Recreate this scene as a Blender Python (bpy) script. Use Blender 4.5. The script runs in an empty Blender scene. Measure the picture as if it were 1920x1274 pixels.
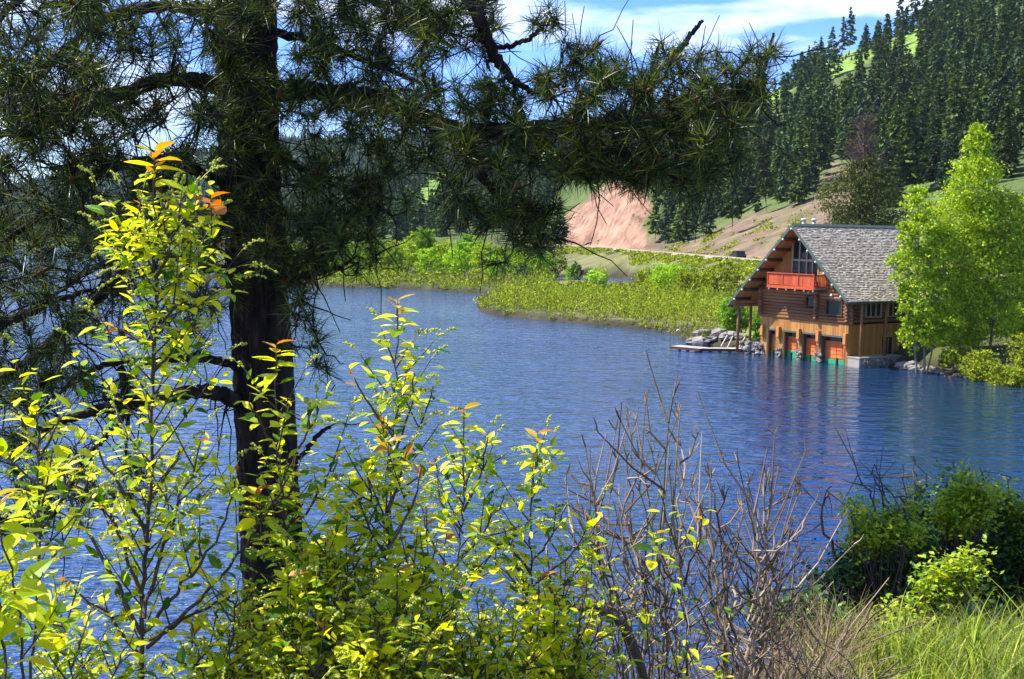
import bpy, math
import numpy as np
from mathutils import Vector, Matrix

# ------------------------------------------------------------------ camera, sky, sun, exposure
scene = bpy.context.scene
FPX, H = 2300.0, 10.5                       # focal length in photo pixels, eye height above the water
PITCH, ROLL = math.atan(207/FPX), math.radians(1.0)
CF = np.array([0, math.cos(PITCH), -math.sin(PITCH)])
_R0 = np.array([1., 0, 0]); _U0 = np.array([0, math.sin(PITCH), math.cos(PITCH)])
CR = _R0*math.cos(ROLL) + _U0*math.sin(ROLL); CU = -_R0*math.sin(ROLL) + _U0*math.cos(ROLL)
EYE = np.array([0, 0, H])
cd = bpy.data.cameras.new('camera'); cam = bpy.data.objects.new('camera', cd); scene.collection.objects.link(cam)
cd.sensor_width = 36; cd.lens = FPX/1920*36; cd.clip_start = 0.05; cd.clip_end = 20000
cam.matrix_world = Matrix(((CR[0], CU[0], -CF[0], 0), (CR[1], CU[1], -CF[1], 0), (CR[2], CU[2], -CF[2], H), (0, 0, 0, 1)))
scene.camera = cam

SUN_EL = math.radians(54); SUN_AZ = (-0.985, 0.17)          # horizontal direction towards the sun
S = Vector((SUN_AZ[0]*math.cos(SUN_EL), SUN_AZ[1]*math.cos(SUN_EL), math.sin(SUN_EL))).normalized()
sl = bpy.data.lights.new('sun', 'SUN'); sl.energy = 5.0; sl.angle = math.radians(0.5); sl.color = (1.0, 0.95, 0.86)
so = bpy.data.objects.new('sun', sl); scene.collection.objects.link(so)
so.rotation_euler = S.to_track_quat('Z', 'Y').to_euler()
w = bpy.data.worlds.new('World'); scene.world = w; w.use_nodes = True
nt = w.node_tree; nt.nodes.clear(); N = nt.nodes.new; L = nt.links.new
out = N('ShaderNodeOutputWorld'); bg = N('ShaderNodeBackground'); bg.inputs[1].default_value = 0.12
sky = N('ShaderNodeTexSky'); sky.sky_type = 'NISHITA'; sky.sun_disc = False
sky.sun_elevation = SUN_EL; sky.sun_rotation = math.atan2(SUN_AZ[0], SUN_AZ[1])
sky.altitude = 800; sky.air_density = 1.0; sky.dust_density = 0.1; sky.ozone_density = 1.3
tc = N('ShaderNodeTexCoord'); mp = N('ShaderNodeMapping'); mp.inputs['Scale'].default_value = (1.8, 1.8, 9.0)
mp.inputs['Location'].default_value = (9.1, 0.4, 3.3)
nz = N('ShaderNodeTexNoise'); nz.inputs['Scale'].default_value = 1.3; nz.inputs['Detail'].default_value = 9; nz.inputs['Roughness'].default_value = 0.55
rp = N('ShaderNodeValToRGB'); rp.color_ramp.elements[0].position = 0.525; rp.color_ramp.elements[1].position = 0.70
hs = N('ShaderNodeHueSaturation'); hs.inputs['Hue'].default_value = .514; hs.inputs['Saturation'].default_value = 1.25; hs.inputs['Value'].default_value = 1.0
mx = N('ShaderNodeMix'); mx.data_type = 'RGBA'; mx.inputs[7].default_value = (9.0, 9.2, 9.6, 1)
L(tc.outputs['Generated'], mp.inputs[0]); L(mp.outputs[0], nz.inputs[0]); L(nz.outputs[0], rp.inputs[0])
tint = N('ShaderNodeMix'); tint.data_type = 'RGBA'; tint.blend_type = 'MULTIPLY'; tint.inputs[0].default_value = 1; tint.inputs[7].default_value = (.80, .91, 1.16, 1); L(sky.outputs[0], tint.inputs[6]); L(tint.outputs[2], hs.inputs['Color']); L(hs.outputs[0], mx.inputs[6]); L(rp.outputs[0], mx.inputs[0])
L(mx.outputs[2], bg.inputs[0]); L(bg.outputs[0], out.inputs[0])
scene.view_settings.view_transform = 'Standard'; scene.view_settings.look = 'None'
scene.view_settings.exposure = 1.15; scene.view_settings.gamma = 1
scene.cycles.max_bounces = 8; scene.cycles.transparent_max_bounces = 8

# ------------------------------------------------------------------ helpers
rng = np.random.default_rng(7)
def P(px, py, d):
    """point seen at photo pixel (px,py) at depth d metres along +Y"""
    v = CF + CR*(px-960)/FPX + CU*(637-py)/FPX
    return EYE + v*(d/v[1])
def Wp(px, py, z=0.0):
    v = CF + CR*(px-960)/FPX + CU*(637-py)/FPX
    return EYE + v*((z-H)/v[2])
def unit(a):
    a = np.asarray(a, float); return a/np.maximum(np.linalg.norm(a, axis=-1, keepdims=True), 1e-9)

class MB:
    def __init__(s): s.v = []; s.f = []; s.m = []; s.n = 0
    def add(s, v, f, mi=0):
        v = np.asarray(v, float).reshape(-1, 3); f = np.asarray(f, int)
        s.v.append(v); s.f.append(f+s.n); s.m.append(np.full(len(f), mi)); s.n += len(v); return s
    def box(s, a, b, mi=0, rot=None, ctr=None):
        x0, y0, z0 = a; x1, y1, z1 = b
        v = np.array([(x0,y0,z0),(x1,y0,z0),(x1,y1,z0),(x0,y1,z0),(x0,y0,z1),(x1,y0,z1),(x1,y1,z1),(x0,y1,z1)], float)
        if rot is not None: v = (v-ctr) @ np.asarray(rot).T + ctr
        return s.add(v, [(0,3,2,1),(4,5,6,7),(0,1,5,4),(1,2,6,5),(2,3,7,6),(3,0,4,7)], mi)
    def tube(s, pts, rad, n=6, mi=0, cap=True):
        pts = np.asarray(pts, float); k = len(pts); rad = np.broadcast_to(np.asarray(rad, float), (k,))
        t = unit(np.gradient(pts, axis=0)); ref = np.array([0.13, 0.21, 0.97]) if abs(t[0][2]) < 0.9 else np.array([0.97, 0.2, 0.1])
        a = unit(np.cross(t, ref)); b = np.cross(t, a)
        an = np.arange(n)*2*np.pi/n
        v = pts[:, None] + rad[:, None, None]*(np.cos(an)[None, :, None]*a[:, None] + np.sin(an)[None, :, None]*b[:, None])
        i = np.arange(k-1)[:, None]*n; j = np.arange(n)[None]; j2 = (j+1) % n
        f = np.stack([i+j, i+j2, i+n+j2, i+n+j], -1).reshape(-1, 4)
        s.add(v.reshape(-1, 3), f, mi)
        if cap:
            base = s.n-k*n
            for o, sg in ((0, -1), ((k-1)*n, 1)):
                idx = np.arange(n) if sg > 0 else np.arange(n)[::-1]
                for q in range(1, n-1): s.f.append(np.array([[base+o+idx[0], base+o+idx[q], base+o+idx[q+1]]])); s.m.append(np.full(1, mi)); s.v.append(np.zeros((0, 3)))
        return s
    def inst(s, tv, tf, pos, X, Y, Z, sc, mi=0):
        """place a template at many positions with axes X,Y,Z and scale sc"""
        n = len(pos); tv = np.asarray(tv, float); sc = np.broadcast_to(np.asarray(sc, float).reshape(-1, 1) if np.ndim(sc) < 2 else sc, (n, 3)) if np.ndim(sc) else np.full((n, 3), sc)
        v = (pos[:, None] + tv[None, :, 0:1]*(X*sc[:, 0:1])[:, None] + tv[None, :, 1:2]*(Y*sc[:, 1:2])[:, None] + tv[None, :, 2:3]*(Z*sc[:, 2:3])[:, None])
        tf = np.asarray(tf, int); f = (tf[None] + (np.arange(n)*len(tv))[:, None, None]).reshape(-1, tf.shape[1])
        return s.add(v.reshape(-1, 3), f, mi)
    def build(s, name, mats, parent=None, smooth=False):
        me = bpy.data.meshes.new(name)
        v = np.concatenate(s.v) if s.v else np.zeros((0, 3))
        me.vertices.add(len(v)); me.vertices.foreach_set('co', v.astype(np.float32).ravel())
        cnt = np.concatenate([np.full(len(f), f.shape[1]) for f in s.f]); lo = np.concatenate([f.ravel() for f in s.f])
        me.loops.add(len(lo)); me.loops.foreach_set('vertex_index', lo.astype(np.int32))
        me.polygons.add(len(cnt)); st = np.concatenate([[0], np.cumsum(cnt)[:-1]])
        me.polygons.foreach_set('loop_start', st.astype(np.int32)); me.polygons.foreach_set('loop_total', cnt.astype(np.int32))
        me.polygons.foreach_set('material_index', np.concatenate(s.m).astype(np.int32))
        me.polygons.foreach_set('use_smooth', np.full(len(cnt), bool(smooth)))
        for m in (mats if isinstance(mats, (list, tuple)) else [mats]): me.materials.append(m)
        me.update(calc_edges=True); me.validate()
        o = bpy.data.objects.new(name, me); scene.collection.objects.link(o)
        if parent is not None: o.parent = parent
        return o
def tag(o, label=None, cat=None, group=None, kind=None):
    if label: o['label'] = label
    if cat: o['category'] = cat
    if group: o['group'] = group
    if kind: o['kind'] = kind
    return o
def thing(name, loc, label, cat, group=None, rz=0.0):
    o = bpy.data.objects.new(name, None); scene.collection.objects.link(o); o.location = [float(c) for c in loc]; o.rotation_euler = (0, 0, rz)
    o.empty_display_size = .3
    return tag(o, label, cat, group)
def dup(root, loc, rz, sc, label=None, group=None):
    r = root.copy(); scene.collection.objects.link(r); r.location = [float(c) for c in loc]; r.rotation_euler = (0, 0, rz); r.scale = sc
    if label: r['label'] = label
    if group: r['group'] = group
    for ch in list(root.children):
        c = ch.copy(); scene.collection.objects.link(c); c.parent = r
    return r

# ------------------------------------------------------------------ materials
def mat(name):
    m = bpy.data.materials.new(name); m.use_nodes = True; t = m.node_tree; t.nodes.clear()
    return m, t, t.nodes.new, t.links.new
def ramp(n, cols, interp='LINEAR'):
    r = n('ShaderNodeValToRGB'); e = r.color_ramp; e.interpolation = interp
    while len(e.elements) < len(cols): e.elements.new(0.5)
    for i, c in enumerate(cols):
        p, c = (c if isinstance(c[0], (int, float)) and len(c) == 2 else (i/(len(cols)-1 or 1), c))
        e.elements[i].position = p; e.elements[i].color = (*c, 1)
    return r
def leafmat(name, cols, trans=0.45, rough=0.45, spec=0.35, tsat=1.0):
    m, t, n, l = mat(name)
    g = n('ShaderNodeNewGeometry'); r = ramp(n, cols); l(g.outputs['Random Per Island'], r.inputs[0])
    b = n('ShaderNodeBsdfPrincipled'); b.inputs['Roughness'].default_value = rough; b.inputs['Specular IOR Level'].default_value = spec
    tr = n('ShaderNodeBsdfTranslucent'); mxs = n('ShaderNodeMixShader'); mxs.inputs[0].default_value = trans; o = n('ShaderNodeOutputMaterial')
    if name.startswith(('conifer', 'willow')):
        oi = n('ShaderNodeObjectInfo'); hv = n('ShaderNodeHueSaturation'); m1 = n('ShaderNodeMapRange'); m1.inputs[3].default_value = .485; m1.inputs[4].default_value = .525
        m2 = n('ShaderNodeMath'); m2.operation = 'MULTIPLY'; m2.inputs[1].default_value = 7.31; m3 = n('ShaderNodeMath'); m3.operation = 'FRACT'; m4 = n('ShaderNodeMapRange'); m4.inputs[3].default_value = .62; m4.inputs[4].default_value = 1.5
        l(oi.outputs['Random'], m1.inputs[0]); l(oi.outputs['Random'], m2.inputs[0]); l(m2.outputs[0], m3.inputs[0]); l(m3.outputs[0], m4.inputs[0]); l(m1.outputs[0], hv.inputs['Hue']); l(m4.outputs[0], hv.inputs['Value']); l(r.outputs[0], hv.inputs['Color']); r = hv
    h = n('ShaderNodeHueSaturation'); h.inputs['Saturation'].default_value = 1.1; h.inputs['Value'].default_value = tsat; h.inputs['Hue'].default_value = 0.49
    l(r.outputs[0], b.inputs['Base Color']); l(r.outputs[0], h.inputs['Color']); l(h.outputs[0], tr.inputs[0]); l(b.outputs[0], mxs.inputs[1]); l(tr.outputs[0], mxs.inputs[2]); l(mxs.outputs[0], o.inputs[0])
    return m
def woodmat(name, cols, scale=(3, 3, 3), rough=0.75, bump=0.3, bscale=20, island=0.35, dist=0.01, spec=0.2, bstretch=None, detail=6):
    """noise-mottled surface; each separate board / log / stone also gets its own tone"""
    m, t, n, l = mat(name)
    tc = n('ShaderNodeTexCoord'); mp = n('ShaderNodeMapping'); mp.inputs['Scale'].default_value = scale
    nz = n('ShaderNodeTexNoise'); nz.inputs['Scale'].default_value = 1; nz.inputs['Detail'].default_value = detail; nz.inputs['Roughness'].default_value = .65
    g = n('ShaderNodeNewGeometry'); a = n('ShaderNodeMix'); a.data_type = 'FLOAT'; a.inputs[0].default_value = island
    r = ramp(n, cols); b = n('ShaderNodeBsdfPrincipled'); b.inputs['Roughness'].default_value = rough; b.inputs['Specular IOR Level'].default_value = spec
    o = n('ShaderNodeOutputMaterial'); bz = n('ShaderNodeTexNoise'); bz.inputs['Scale'].default_value = bscale; bz.inputs['Detail'].default_value = 5
    bp = n('ShaderNodeBump'); bp.inputs['Strength'].default_value = bump; bp.inputs['Distance'].default_value = dist
    l(tc.outputs['Object'], mp.inputs[0]); l(mp.outputs[0], nz.inputs[0]); l(nz.outputs[0], a.inputs[2]); l(g.outputs['Random Per Island'], a.inputs[3])
    l(a.outputs[0], r.inputs[0]); l(r.outputs[0], b.inputs['Base Color'])
    if bstretch:
        mp2 = n('ShaderNodeMapping'); mp2.inputs['Scale'].default_value = bstretch; l(tc.outputs['Object'], mp2.inputs[0]); l(mp2.outputs[0], bz.inputs[0])
    else: l(tc.outputs['Object'], bz.inputs[0])
    l(bz.outputs[0], bp.inputs['Height']); l(bp.outputs[0], b.inputs['Normal']); l(b.outputs[0], o.inputs[0])
    return m
def plain(name, col, rough=.5, spec=.4, metal=0):
    m = woodmat(name, [tuple(c*.8 for c in col), col, tuple(min(1, c*1.15) for c in col)], (2, 2, 2), rough, .1, 30, .1, .003, spec)
    return m

M = {}
M['pine_bark'] = woodmat('pine_bark', [(.25, (.006, .005, .005)), (.5, (.030, .022, .018)), (.75, (.085, .062, .048))], (14, 14, 2.2), .9, 1.0, 1, .0, .035, .1, bstretch=(26, 26, 4.5))
M['twig_bark'] = woodmat('twig_bark', [(.012, .009, .008), (.045, .032, .025)], (9, 9, 9), .9, .6, 60, .5, .004)
M['needle'] = leafmat('needle', [(.006, .018, .008), (.018, .045, .010), (.20, .25, .02)], .35, .4, .4)  # the palest random needles have their sunlit olive painted in
M['pine_bud'] = woodmat('pine_bud', [(.10, .03, .015), (.25, .09, .03)], (60, 60, 60), .7, .5, 200, .5)
M['lime_leaf'] = leafmat('lime_leaf', [(0, (.03, .10, .010)), (.2, (.16, .33, .010)), (.42, (.55, .66, .010)), (1, (.88, .82, .02))], .55, .45, .35, 1.3)  # darkest random tone puts the shadows among the leaves into the colour
M['young_leaf'] = leafmat('young_leaf', [(0, (.50, .13, .02)), (.5, (.60, .30, .03)), (1, (.55, .45, .03))], .5, .4, .5, 1.2)
M['raceme'] = leafmat('raceme', [(.32, .44, .04), (.70, .70, .14)], .4, .6, .2, 1.2)
M['sap_stem'] = woodmat('sap_stem', [(.035, .022, .02), (.13, .09, .07)], (8, 8, 30), .7, .3, 120, .4)
M['dead_twig'] = woodmat('dead_twig', [(0, (.035, .024, .014)), (.4, (.14, .095, .055)), (.7, (.30, .225, .145)), (1, (.52, .44, .33))], (10, 10, 10), .85, .5, 120, .6, .003)
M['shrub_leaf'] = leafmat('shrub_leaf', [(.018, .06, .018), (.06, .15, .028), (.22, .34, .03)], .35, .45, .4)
M['shrub_leaf_lit_yellow'] = leafmat('shrub_leaf_lit_yellow', [(.12, .25, .02), (.32, .46, .02), (.60, .62, .03)], .45, .45, .4, 1.1)  # yellow leaf; on the green shrubs it puts sunlight into the colour
M['grass'] = leafmat('grass', [(0, (.05, .11, .010)), (.4, (.16, .26, .015)), (.75, (.36, .48, .02)), (1, (.55, .54, .10))], .4, .5, .3, 1.1)
M['straw'] = leafmat('straw', [(.07, .045, .025), (.22, .15, .08), (.38, .30, .17)], .25, .7, .2)
M['aspen_leaf'] = leafmat('aspen_leaf', [(.10, .22, .010), (.30, .46, .012), (.62, .68, .03)], .4, .45, .3, 1.1)
M['willow_leaf'] = leafmat('willow_leaf', [(.13, .25, .01), (.28, .44, .012), (.46, .56, .02)], .4, .6, .2)
M['marsh_leaf'] = leafmat('marsh_leaf', [(0, (.07, .08, .02)), (.35, (.20, .26, .02)), (.75, (.35, .44, .02)), (1, (.50, .53, .05))], .35, .7, .1)
M['marsh_brown'] = leafmat('brownish_leaf', [(.09, .085, .03), (.17, .17, .035), (.26, .27, .05)], .3, .7, .1)
M['bush_leaf'] = leafmat('bush_leaf', [(.10, .26, .01), (.25, .45, .015)], .4, .5, .3)
M['conifer'] = leafmat('conifer', [(.018, .036, .010), (.045, .080, .014), (.14, .18, .020)], .2, .6, .2)
M['conifer_olive'] = leafmat('conifer_olive', [(.03, .045, .012), (.075, .10, .018), (.17, .17, .03)], .15, .6, .2)
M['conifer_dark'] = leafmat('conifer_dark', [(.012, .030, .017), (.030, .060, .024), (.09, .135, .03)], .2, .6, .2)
M['trunk'] = woodmat('trunk', [(.03, .022, .018), (.12, .09, .07)], (3, 3, 1), .9, .6, 8, .2, .03)
M['aspen_bark'] = woodmat('aspen_bark', [(0, (.05, .045, .035)), (.5, (.17, .16, .13)), (1, (.26, .25, .21))], (2, 2, 6), .8, .3, 10, .2)
M['deadwood'] = woodmat('deadwood', [(.05, .03, .025), (.15, .10, .08)], (3, 3, 3), .9, .4, 10, .5)
# house
M['log'] = woodmat('log', [(0, (.05, .02, .010)), (.5, (.19, .085, .035)), (1, (.36, .20, .085))], (.7, .7, 6), .65, .5, 25, .45, .01)
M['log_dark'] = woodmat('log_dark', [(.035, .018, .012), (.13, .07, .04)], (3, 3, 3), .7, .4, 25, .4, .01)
M['board'] = woodmat('board', [(0, (.15, .06, .02)), (.5, (.38, .17, .042)), (1, (.54, .30, .085))], (6, 6, .7), .6, .3, 30, .4, .006)
M['soffit'] = woodmat('soffit', [(0, (.26, .09, .02)), (.5, (.48, .20, .05)), (1, (.58, .30, .09))], (1.0, 5, 5), .6, .3, 25, .5, .006)
M['redwood'] = woodmat('redwood', [(0, (.24, .035, .012)), (.6, (.48, .085, .025)), (1, (.58, .15, .05))], (6, 6, 1), .55, .3, 30, .45, .005)
M['shingle'] = woodmat('shingle', [(0, (.11, .09, .065)), (.35, (.29, .25, .19)), (.7, (.44, .385, .30)), (1, (.60, .53, .43))], (5, 5, 5), .9, .6, 25, .55, .01)
M['fascia'] = plain('fascia', (.055, .085, .065), .7)
M['white_end'] = plain('white_end', (.60, .52, .42), .7)
M['cream'] = plain('cream', (.34, .27, .18), .7)
M['glass'] = plain('window_glass', (.012, .020, .016), .08, .22)
M['door_panel'] = woodmat('door_panel', [(0, (.34, .06, .015)), (.5, (.58, .14, .03)), (1, (.68, .25, .07))], (2, 2, 6), .55, .3, 30, .5, .005)
M['green_paint'] = plain('green_paint', (.012, .30, .13), .5)
M['dark_frame'] = plain('dark_frame', (.02, .022, .02), .6)
M['stone'] = woodmat('stone', [(0, (.08, .07, .06)), (.5, (.21, .19, .165)), (1, (.38, .35, .31))], (2.5, 2.5, 2.5), .9, .6, 8, .6, .03)
M['concrete'] = woodmat('concrete', [(.20, .18, .15), (.40, .37, .32)], (2, 2, 2), .9, .3, 20, .2, .01)
M['dock_wood'] = woodmat('dock_wood', [(.25, .22, .18), (.50, .46, .40)], (2, 2, 8), .85, .3, 30, .5, .006)
M['vent_metal'] = plain('vent_metal', (.45, .46, .48), .35, .5)
M['asphalt'] = woodmat('asphalt', [(.045, .045, .045), (.07, .068, .065)], (.5, .5, .5), .9, .2, 20, 0)
M['gravel'] = woodmat('gravel', [(.16, .14, .10), (.33, .29, .22)], (1.2, 1.2, 1.2), .95, .5, 5, 0, .05)
M['car_paint'] = plain('car_paint', (.02, .022, .028), .25, .6)
M['rubber'] = plain('rubber', (.015, .015, .015), .8)
M['lamp_red'] = plain('lamp_red', (.35, .02, .015), .3)
M['white_lamp'] = plain('white_lamp', (.8, .8, .78), .4)
M['bird'] = plain('bird', (.8, .8, .78), .7)

# water
m, t, n, l = mat('water'); M['water'] = m
tc = n('ShaderNodeTexCoord'); b = n('ShaderNodeBsdfPrincipled'); o = n('ShaderNodeOutputMaterial')
b.inputs['Base Color'].default_value = (.004, .026, .070, 1); b.inputs['Roughness'].default_value = .06; b.inputs['IOR'].default_value = 2.0
pn = n('ShaderNodeTexNoise'); pn.inputs['Scale'].default_value = .035; pn.inputs['Detail'].default_value = 4; pm = n('ShaderNodeMapRange'); pm.inputs[1].default_value = .38; pm.inputs[2].default_value = .62; pm.inputs[3].default_value = .6; pm.inputs[4].default_value = 1.0; l(tc.outputs['Object'], pn.inputs[0]); l(pn.outputs[0], pm.inputs[0])   # calmer lanes and ruffled patches
prev = None
for sc, rot, dist, det, st in (((.45, .95, 1), .12, .34, 2, 1.0), ((1.2, 2.3, 1), -.15, .13, 2, 1.0), ((3.0, 6.0, 1), .1, .045, 2, 1.0), ((.04, .08, 1), .5, .15, 2, 1.0)):
    mp = n('ShaderNodeMapping'); mp.inputs['Scale'].default_value = sc; mp.inputs['Rotation'].default_value = (0, 0, rot)
    nz = n('ShaderNodeTexNoise'); nz.inputs['Scale'].default_value = 1; nz.inputs['Detail'].default_value = det; nz.inputs['Roughness'].default_value = .4
    bp = n('ShaderNodeBump'); bp.inputs['Strength'].default_value = st; bp.inputs['Distance'].default_value = dist
    l(tc.outputs['Object'], mp.inputs[0]); l(mp.outputs[0], nz.inputs[0]); l(nz.outputs[0], bp.inputs['Height']); l(pm.outputs[0], bp.inputs['Strength'])
    if prev: l(prev.outputs[0], bp.inputs['Normal'])
    prev = bp
l(prev.outputs[0], b.inputs['Normal']); l(b.outputs[0], o.inputs[0])

# terrain: colour of the ground cover itself, with mottling
m, t, n, l = mat('hillside_ground'); M['terrain'] = m
at = n('ShaderNodeAttribute'); at.attribute_name = 'cover'; tc = n('ShaderNodeTexCoord')
nz = n('ShaderNodeTexNoise'); nz.inputs['Scale'].default_value = .12; nz.inputs['Detail'].default_value = 10; nz.inputs['Roughness'].default_value = .7
mr = n('ShaderNodeMapRange'); mr.inputs[1].default_value = .3; mr.inputs[2].default_value = .7; mr.inputs[3].default_value = .55; mr.inputs[4].default_value = 1.35
vm = n('ShaderNodeVectorMath'); vm.operation = 'SCALE'; bp = n('ShaderNodeBump'); bp.inputs['Distance'].default_value = 1.2; bp.inputs['Strength'].default_value = .7
nb = n('ShaderNodeTexNoise'); nb.inputs['Scale'].default_value = .45; nb.inputs['Detail'].default_value = 8
b = n('ShaderNodeBsdfPrincipled'); b.inputs['Roughness'].default_value = .95; b.inputs['Specular IOR Level'].default_value = .1; o = n('ShaderNodeOutputMaterial')
l(tc.outputs['Object'], nz.inputs[0]); l(tc.outputs['Object'], nb.inputs[0]); l(nz.outputs[0], mr.inputs[0]); l(at.outputs['Color'], vm.inputs[0]); l(mr.outputs[0], vm.inputs['Scale'])
l(vm.outputs[0], b.inputs['Base Color']); l(nb.outputs[0], bp.inputs['Height']); l(bp.outputs[0], b.inputs['Normal']); l(b.outputs[0], o.inputs[0])

# ------------------------------------------------------------------ the lie of the land
def hz(px): return 430 + .01745*(px-960)
def zy(px, Y, py): return H - (py-hz(px))*Y/FPX
ROAD = [(1000, 385), (1070, 363), (1150, 332), (1250, 275), (1350, 238), (1420, 217), (1500, 196), (1600, 172), (1800, 150), (2200, 130), (2900, 110)]
def road_y(px): return np.interp(px, [a for a, _ in ROAD], [b for _, b in ROAD])
T = {-1400: [(700, .6), (1300, -380)], 0: [(700, .6), (1200, -395)], 400: [(640, .6), (900, -418), (1200, -398)],
 600: [(470, .6), (560, 2), (800, -412), (1000, -372)], 720: [(330, .6), (430, 5), (600, -410), (850, -345), (950, -325)],
 850: [(330, .6), (400, 6), (560, -405), (800, -330), (950, -300)], 980: [(340, .7), (400, 7), (520, -408), (760, -325), (950, -280)],
 1050: [(300, .7), (350, 5.5), (378, 5.6), (400, -445), (520, -395), (700, -325), (900, -282)],
 1090: [(290, .7), (345, 5.5), (370, 5.6), (378, -458), (412, -385), (460, -372), (700, -300), (900, -262)],
 1150: [(285, .7), (322, 5.5), (342, 5.6), (350, -464), (396, -352), (440, -342), (650, -285), (850, -240)],
 1205: [(270, .7), (292, 5.5), (312, 5.6), (322, -466), (378, -372), (430, -350), (600, -280), (800, -215)],
 1300: [(225, .7), (248, 5.5), (266, 5.6), (276, -476), (330, -440), (380, -395), (500, -310), (700, -215)],
 1400: [(190, .7), (215, 5.5), (232, 5.6), (238, -482), (290, -430), (340, -385), (450, -290), (650, -185)],
 1470: [(165, 1.0), (196, 5.5), (212, 5.6), (220, -470), (270, -418), (330, -360), (450, -260), (620, -158)],
 1550: [(130, 1.2), (176, 5.5), (192, 5.6), (202, -455), (250, -400), (330, -330), (450, -220), (600, -112)],
 1620: [(118, 1.3), (160, 5.5), (176, 5.6), (190, -440), (240, -385), (330, -310), (450, -190), (600, -93)],
 1700: [(112, 1.5), (152, 5.5), (168, 5.6), (182, -430), (230, -370), (330, -280), (450, -160), (600, -60)],
 1780: [(105, 1.6), (144, 5.5), (160, 5.6), (176, -420), (225, -350), (330, -250), (450, -120), (620, 0)],
 1920: [(98, 1.8), (135, 5.5), (150, 5.6), (172, -410), (220, -330), (330, -210), (450, -70), (650, 80)],
 2400: [(90, 2), (120, 5.5), (136, 5.6), (165, -400), (220, -280), (330, -120), (450, 50), (650, 250)],
 3400: [(80, 2), (105, 5.5), (118, 5.6), (150, -390), (220, -260), (330, -90), (450, 80), (650, 280)]}
YN = np.geomspace(60, 4000, 260); TC = sorted(T)
TZ = []
for c in TC:
    ys, zs = [], []
    for Y, q in T[c]:
        ys.append(Y); zs.append(q if 0 < q < 30 else (zy(c, Y, -q)))
    if c == 1780: zs[-1] = zy(c, 620, 0)
    if c == 2400: zs[-2:] = [zy(c, 450, -50), zy(c, 650, -250)]
    if c == 3400: zs[-2:] = [zy(c, 450, -80), zy(c, 650, -280)]
    if c == 1920: zs[-1] = zy(c, 650, -80)
    ys += [ys[-1]+200, ys[-1]+900, 4200]; zs += [zs[-1]+2, zs[-1]-25, 5]
    TZ.append(np.interp(YN, ys, zs))
TZ = np.array(TZ); CN = np.arange(-1400, 3401, 10)
ZG = np.array([np.interp(CN, TC, TZ[:, j]) for j in range(len(YN))]).T      # columns x depth
k = np.ones(5)/5
for j in range(len(YN)): ZG[:, j] = np.convolve(np.pad(ZG[:, j], 2, mode='edge'), k, 'valid')
def fnoise(x, y, s, seed=0):
    r = np.random.default_rng(seed); v = 0
    for i in range(7):
        a = r.uniform(0, 6.28); f = s*r.uniform(.5, 2.2); ph = r.uniform(0, 6.28)
        v = v + np.sin((x*np.cos(a)+y*np.sin(a))*f + ph + 1.3*np.sin((x*np.sin(a)-y*np.cos(a))*f*.7+ph*2))/7
    return v
land_px = [(3300, 900), (2500, 800), (2100, 738), (1920, 718), (1850, 712), (1790, 706), (1745, 698), (1700, 692), (1640, 683), (1600, 672), (1500, 655), (1440, 652), (1425, 664), (1400, 656),
 (1345, 650), (1300, 645), (1285, 635), (1250, 623), (1200, 617), (1100, 608), (1000, 599), (930, 592), (905, 585), (893, 573), (910, 566), (955, 557),
 (900, 550), (820, 545), (740, 541), (650, 539), (600, 536), (540, 529), (470, 512), (380, 490), (300, 475), (100, 462), (-400, 455), (-1400, 450)]
LAND = np.array([Wp(a, b)[:2] for a, b in land_px] + [(-9000, 1500.), (-9000, 9000), (9000, 9000), (9000, 60)])
POND = np.array([Wp(a, b)[:2] for a, b in [(1020, 525), (1050, 521), (1110, 518), (1165, 520), (1190, 527), (1196, 541), (1160, 538), (1100, 532), (1040, 529)]])
def sdist(poly, x, y):
    x = np.asarray(x, float); y = np.asarray(y, float); dmin = np.full(x.shape, 1e9); ins = np.zeros(x.shape, bool)
    n = len(poly)
    for i in range(n):
        (x0, y0), (x1, y1) = poly[i], poly[(i+1) % n]
        ex, ey = x1-x0, y1-y0; t = np.clip(((x-x0)*ex+(y-y0)*ey)/(ex*ex+ey*ey+1e-9), 0, 1)
        dmin = np.minimum(dmin, np.hypot(x-x0-t*ex, y-y0-t*ey))
        c = ((y0 > y) != (y1 > y)) & (x < (x1-x0)*(y-y0)/(y1-y0+1e-12)+x0); ins ^= c
    return np.where(ins, dmin, -dmin)
def shore(x, y):
    s = sdist(LAND, x, y) + fnoise(x, y, .25, 3)*.9
    return np.minimum(s, -sdist(POND, x, y))
_rx = [(a-960)/FPX*b for a, b in ROAD]; _ry = [b for a, b in ROAD]
def road_dist(x, y):
    d = np.full(np.shape(x), 1e9)
    for i in range(len(ROAD)-1):
        ex, ey = _rx[i+1]-_rx[i], _ry[i+1]-_ry[i]; t = np.clip(((x-_rx[i])*ex+(y-_ry[i])*ey)/(ex*ex+ey*ey), 0, 1); d = np.minimum(d, np.hypot(x-_rx[i]-t*ex, y-_ry[i]-t*ey))
    return d
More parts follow.
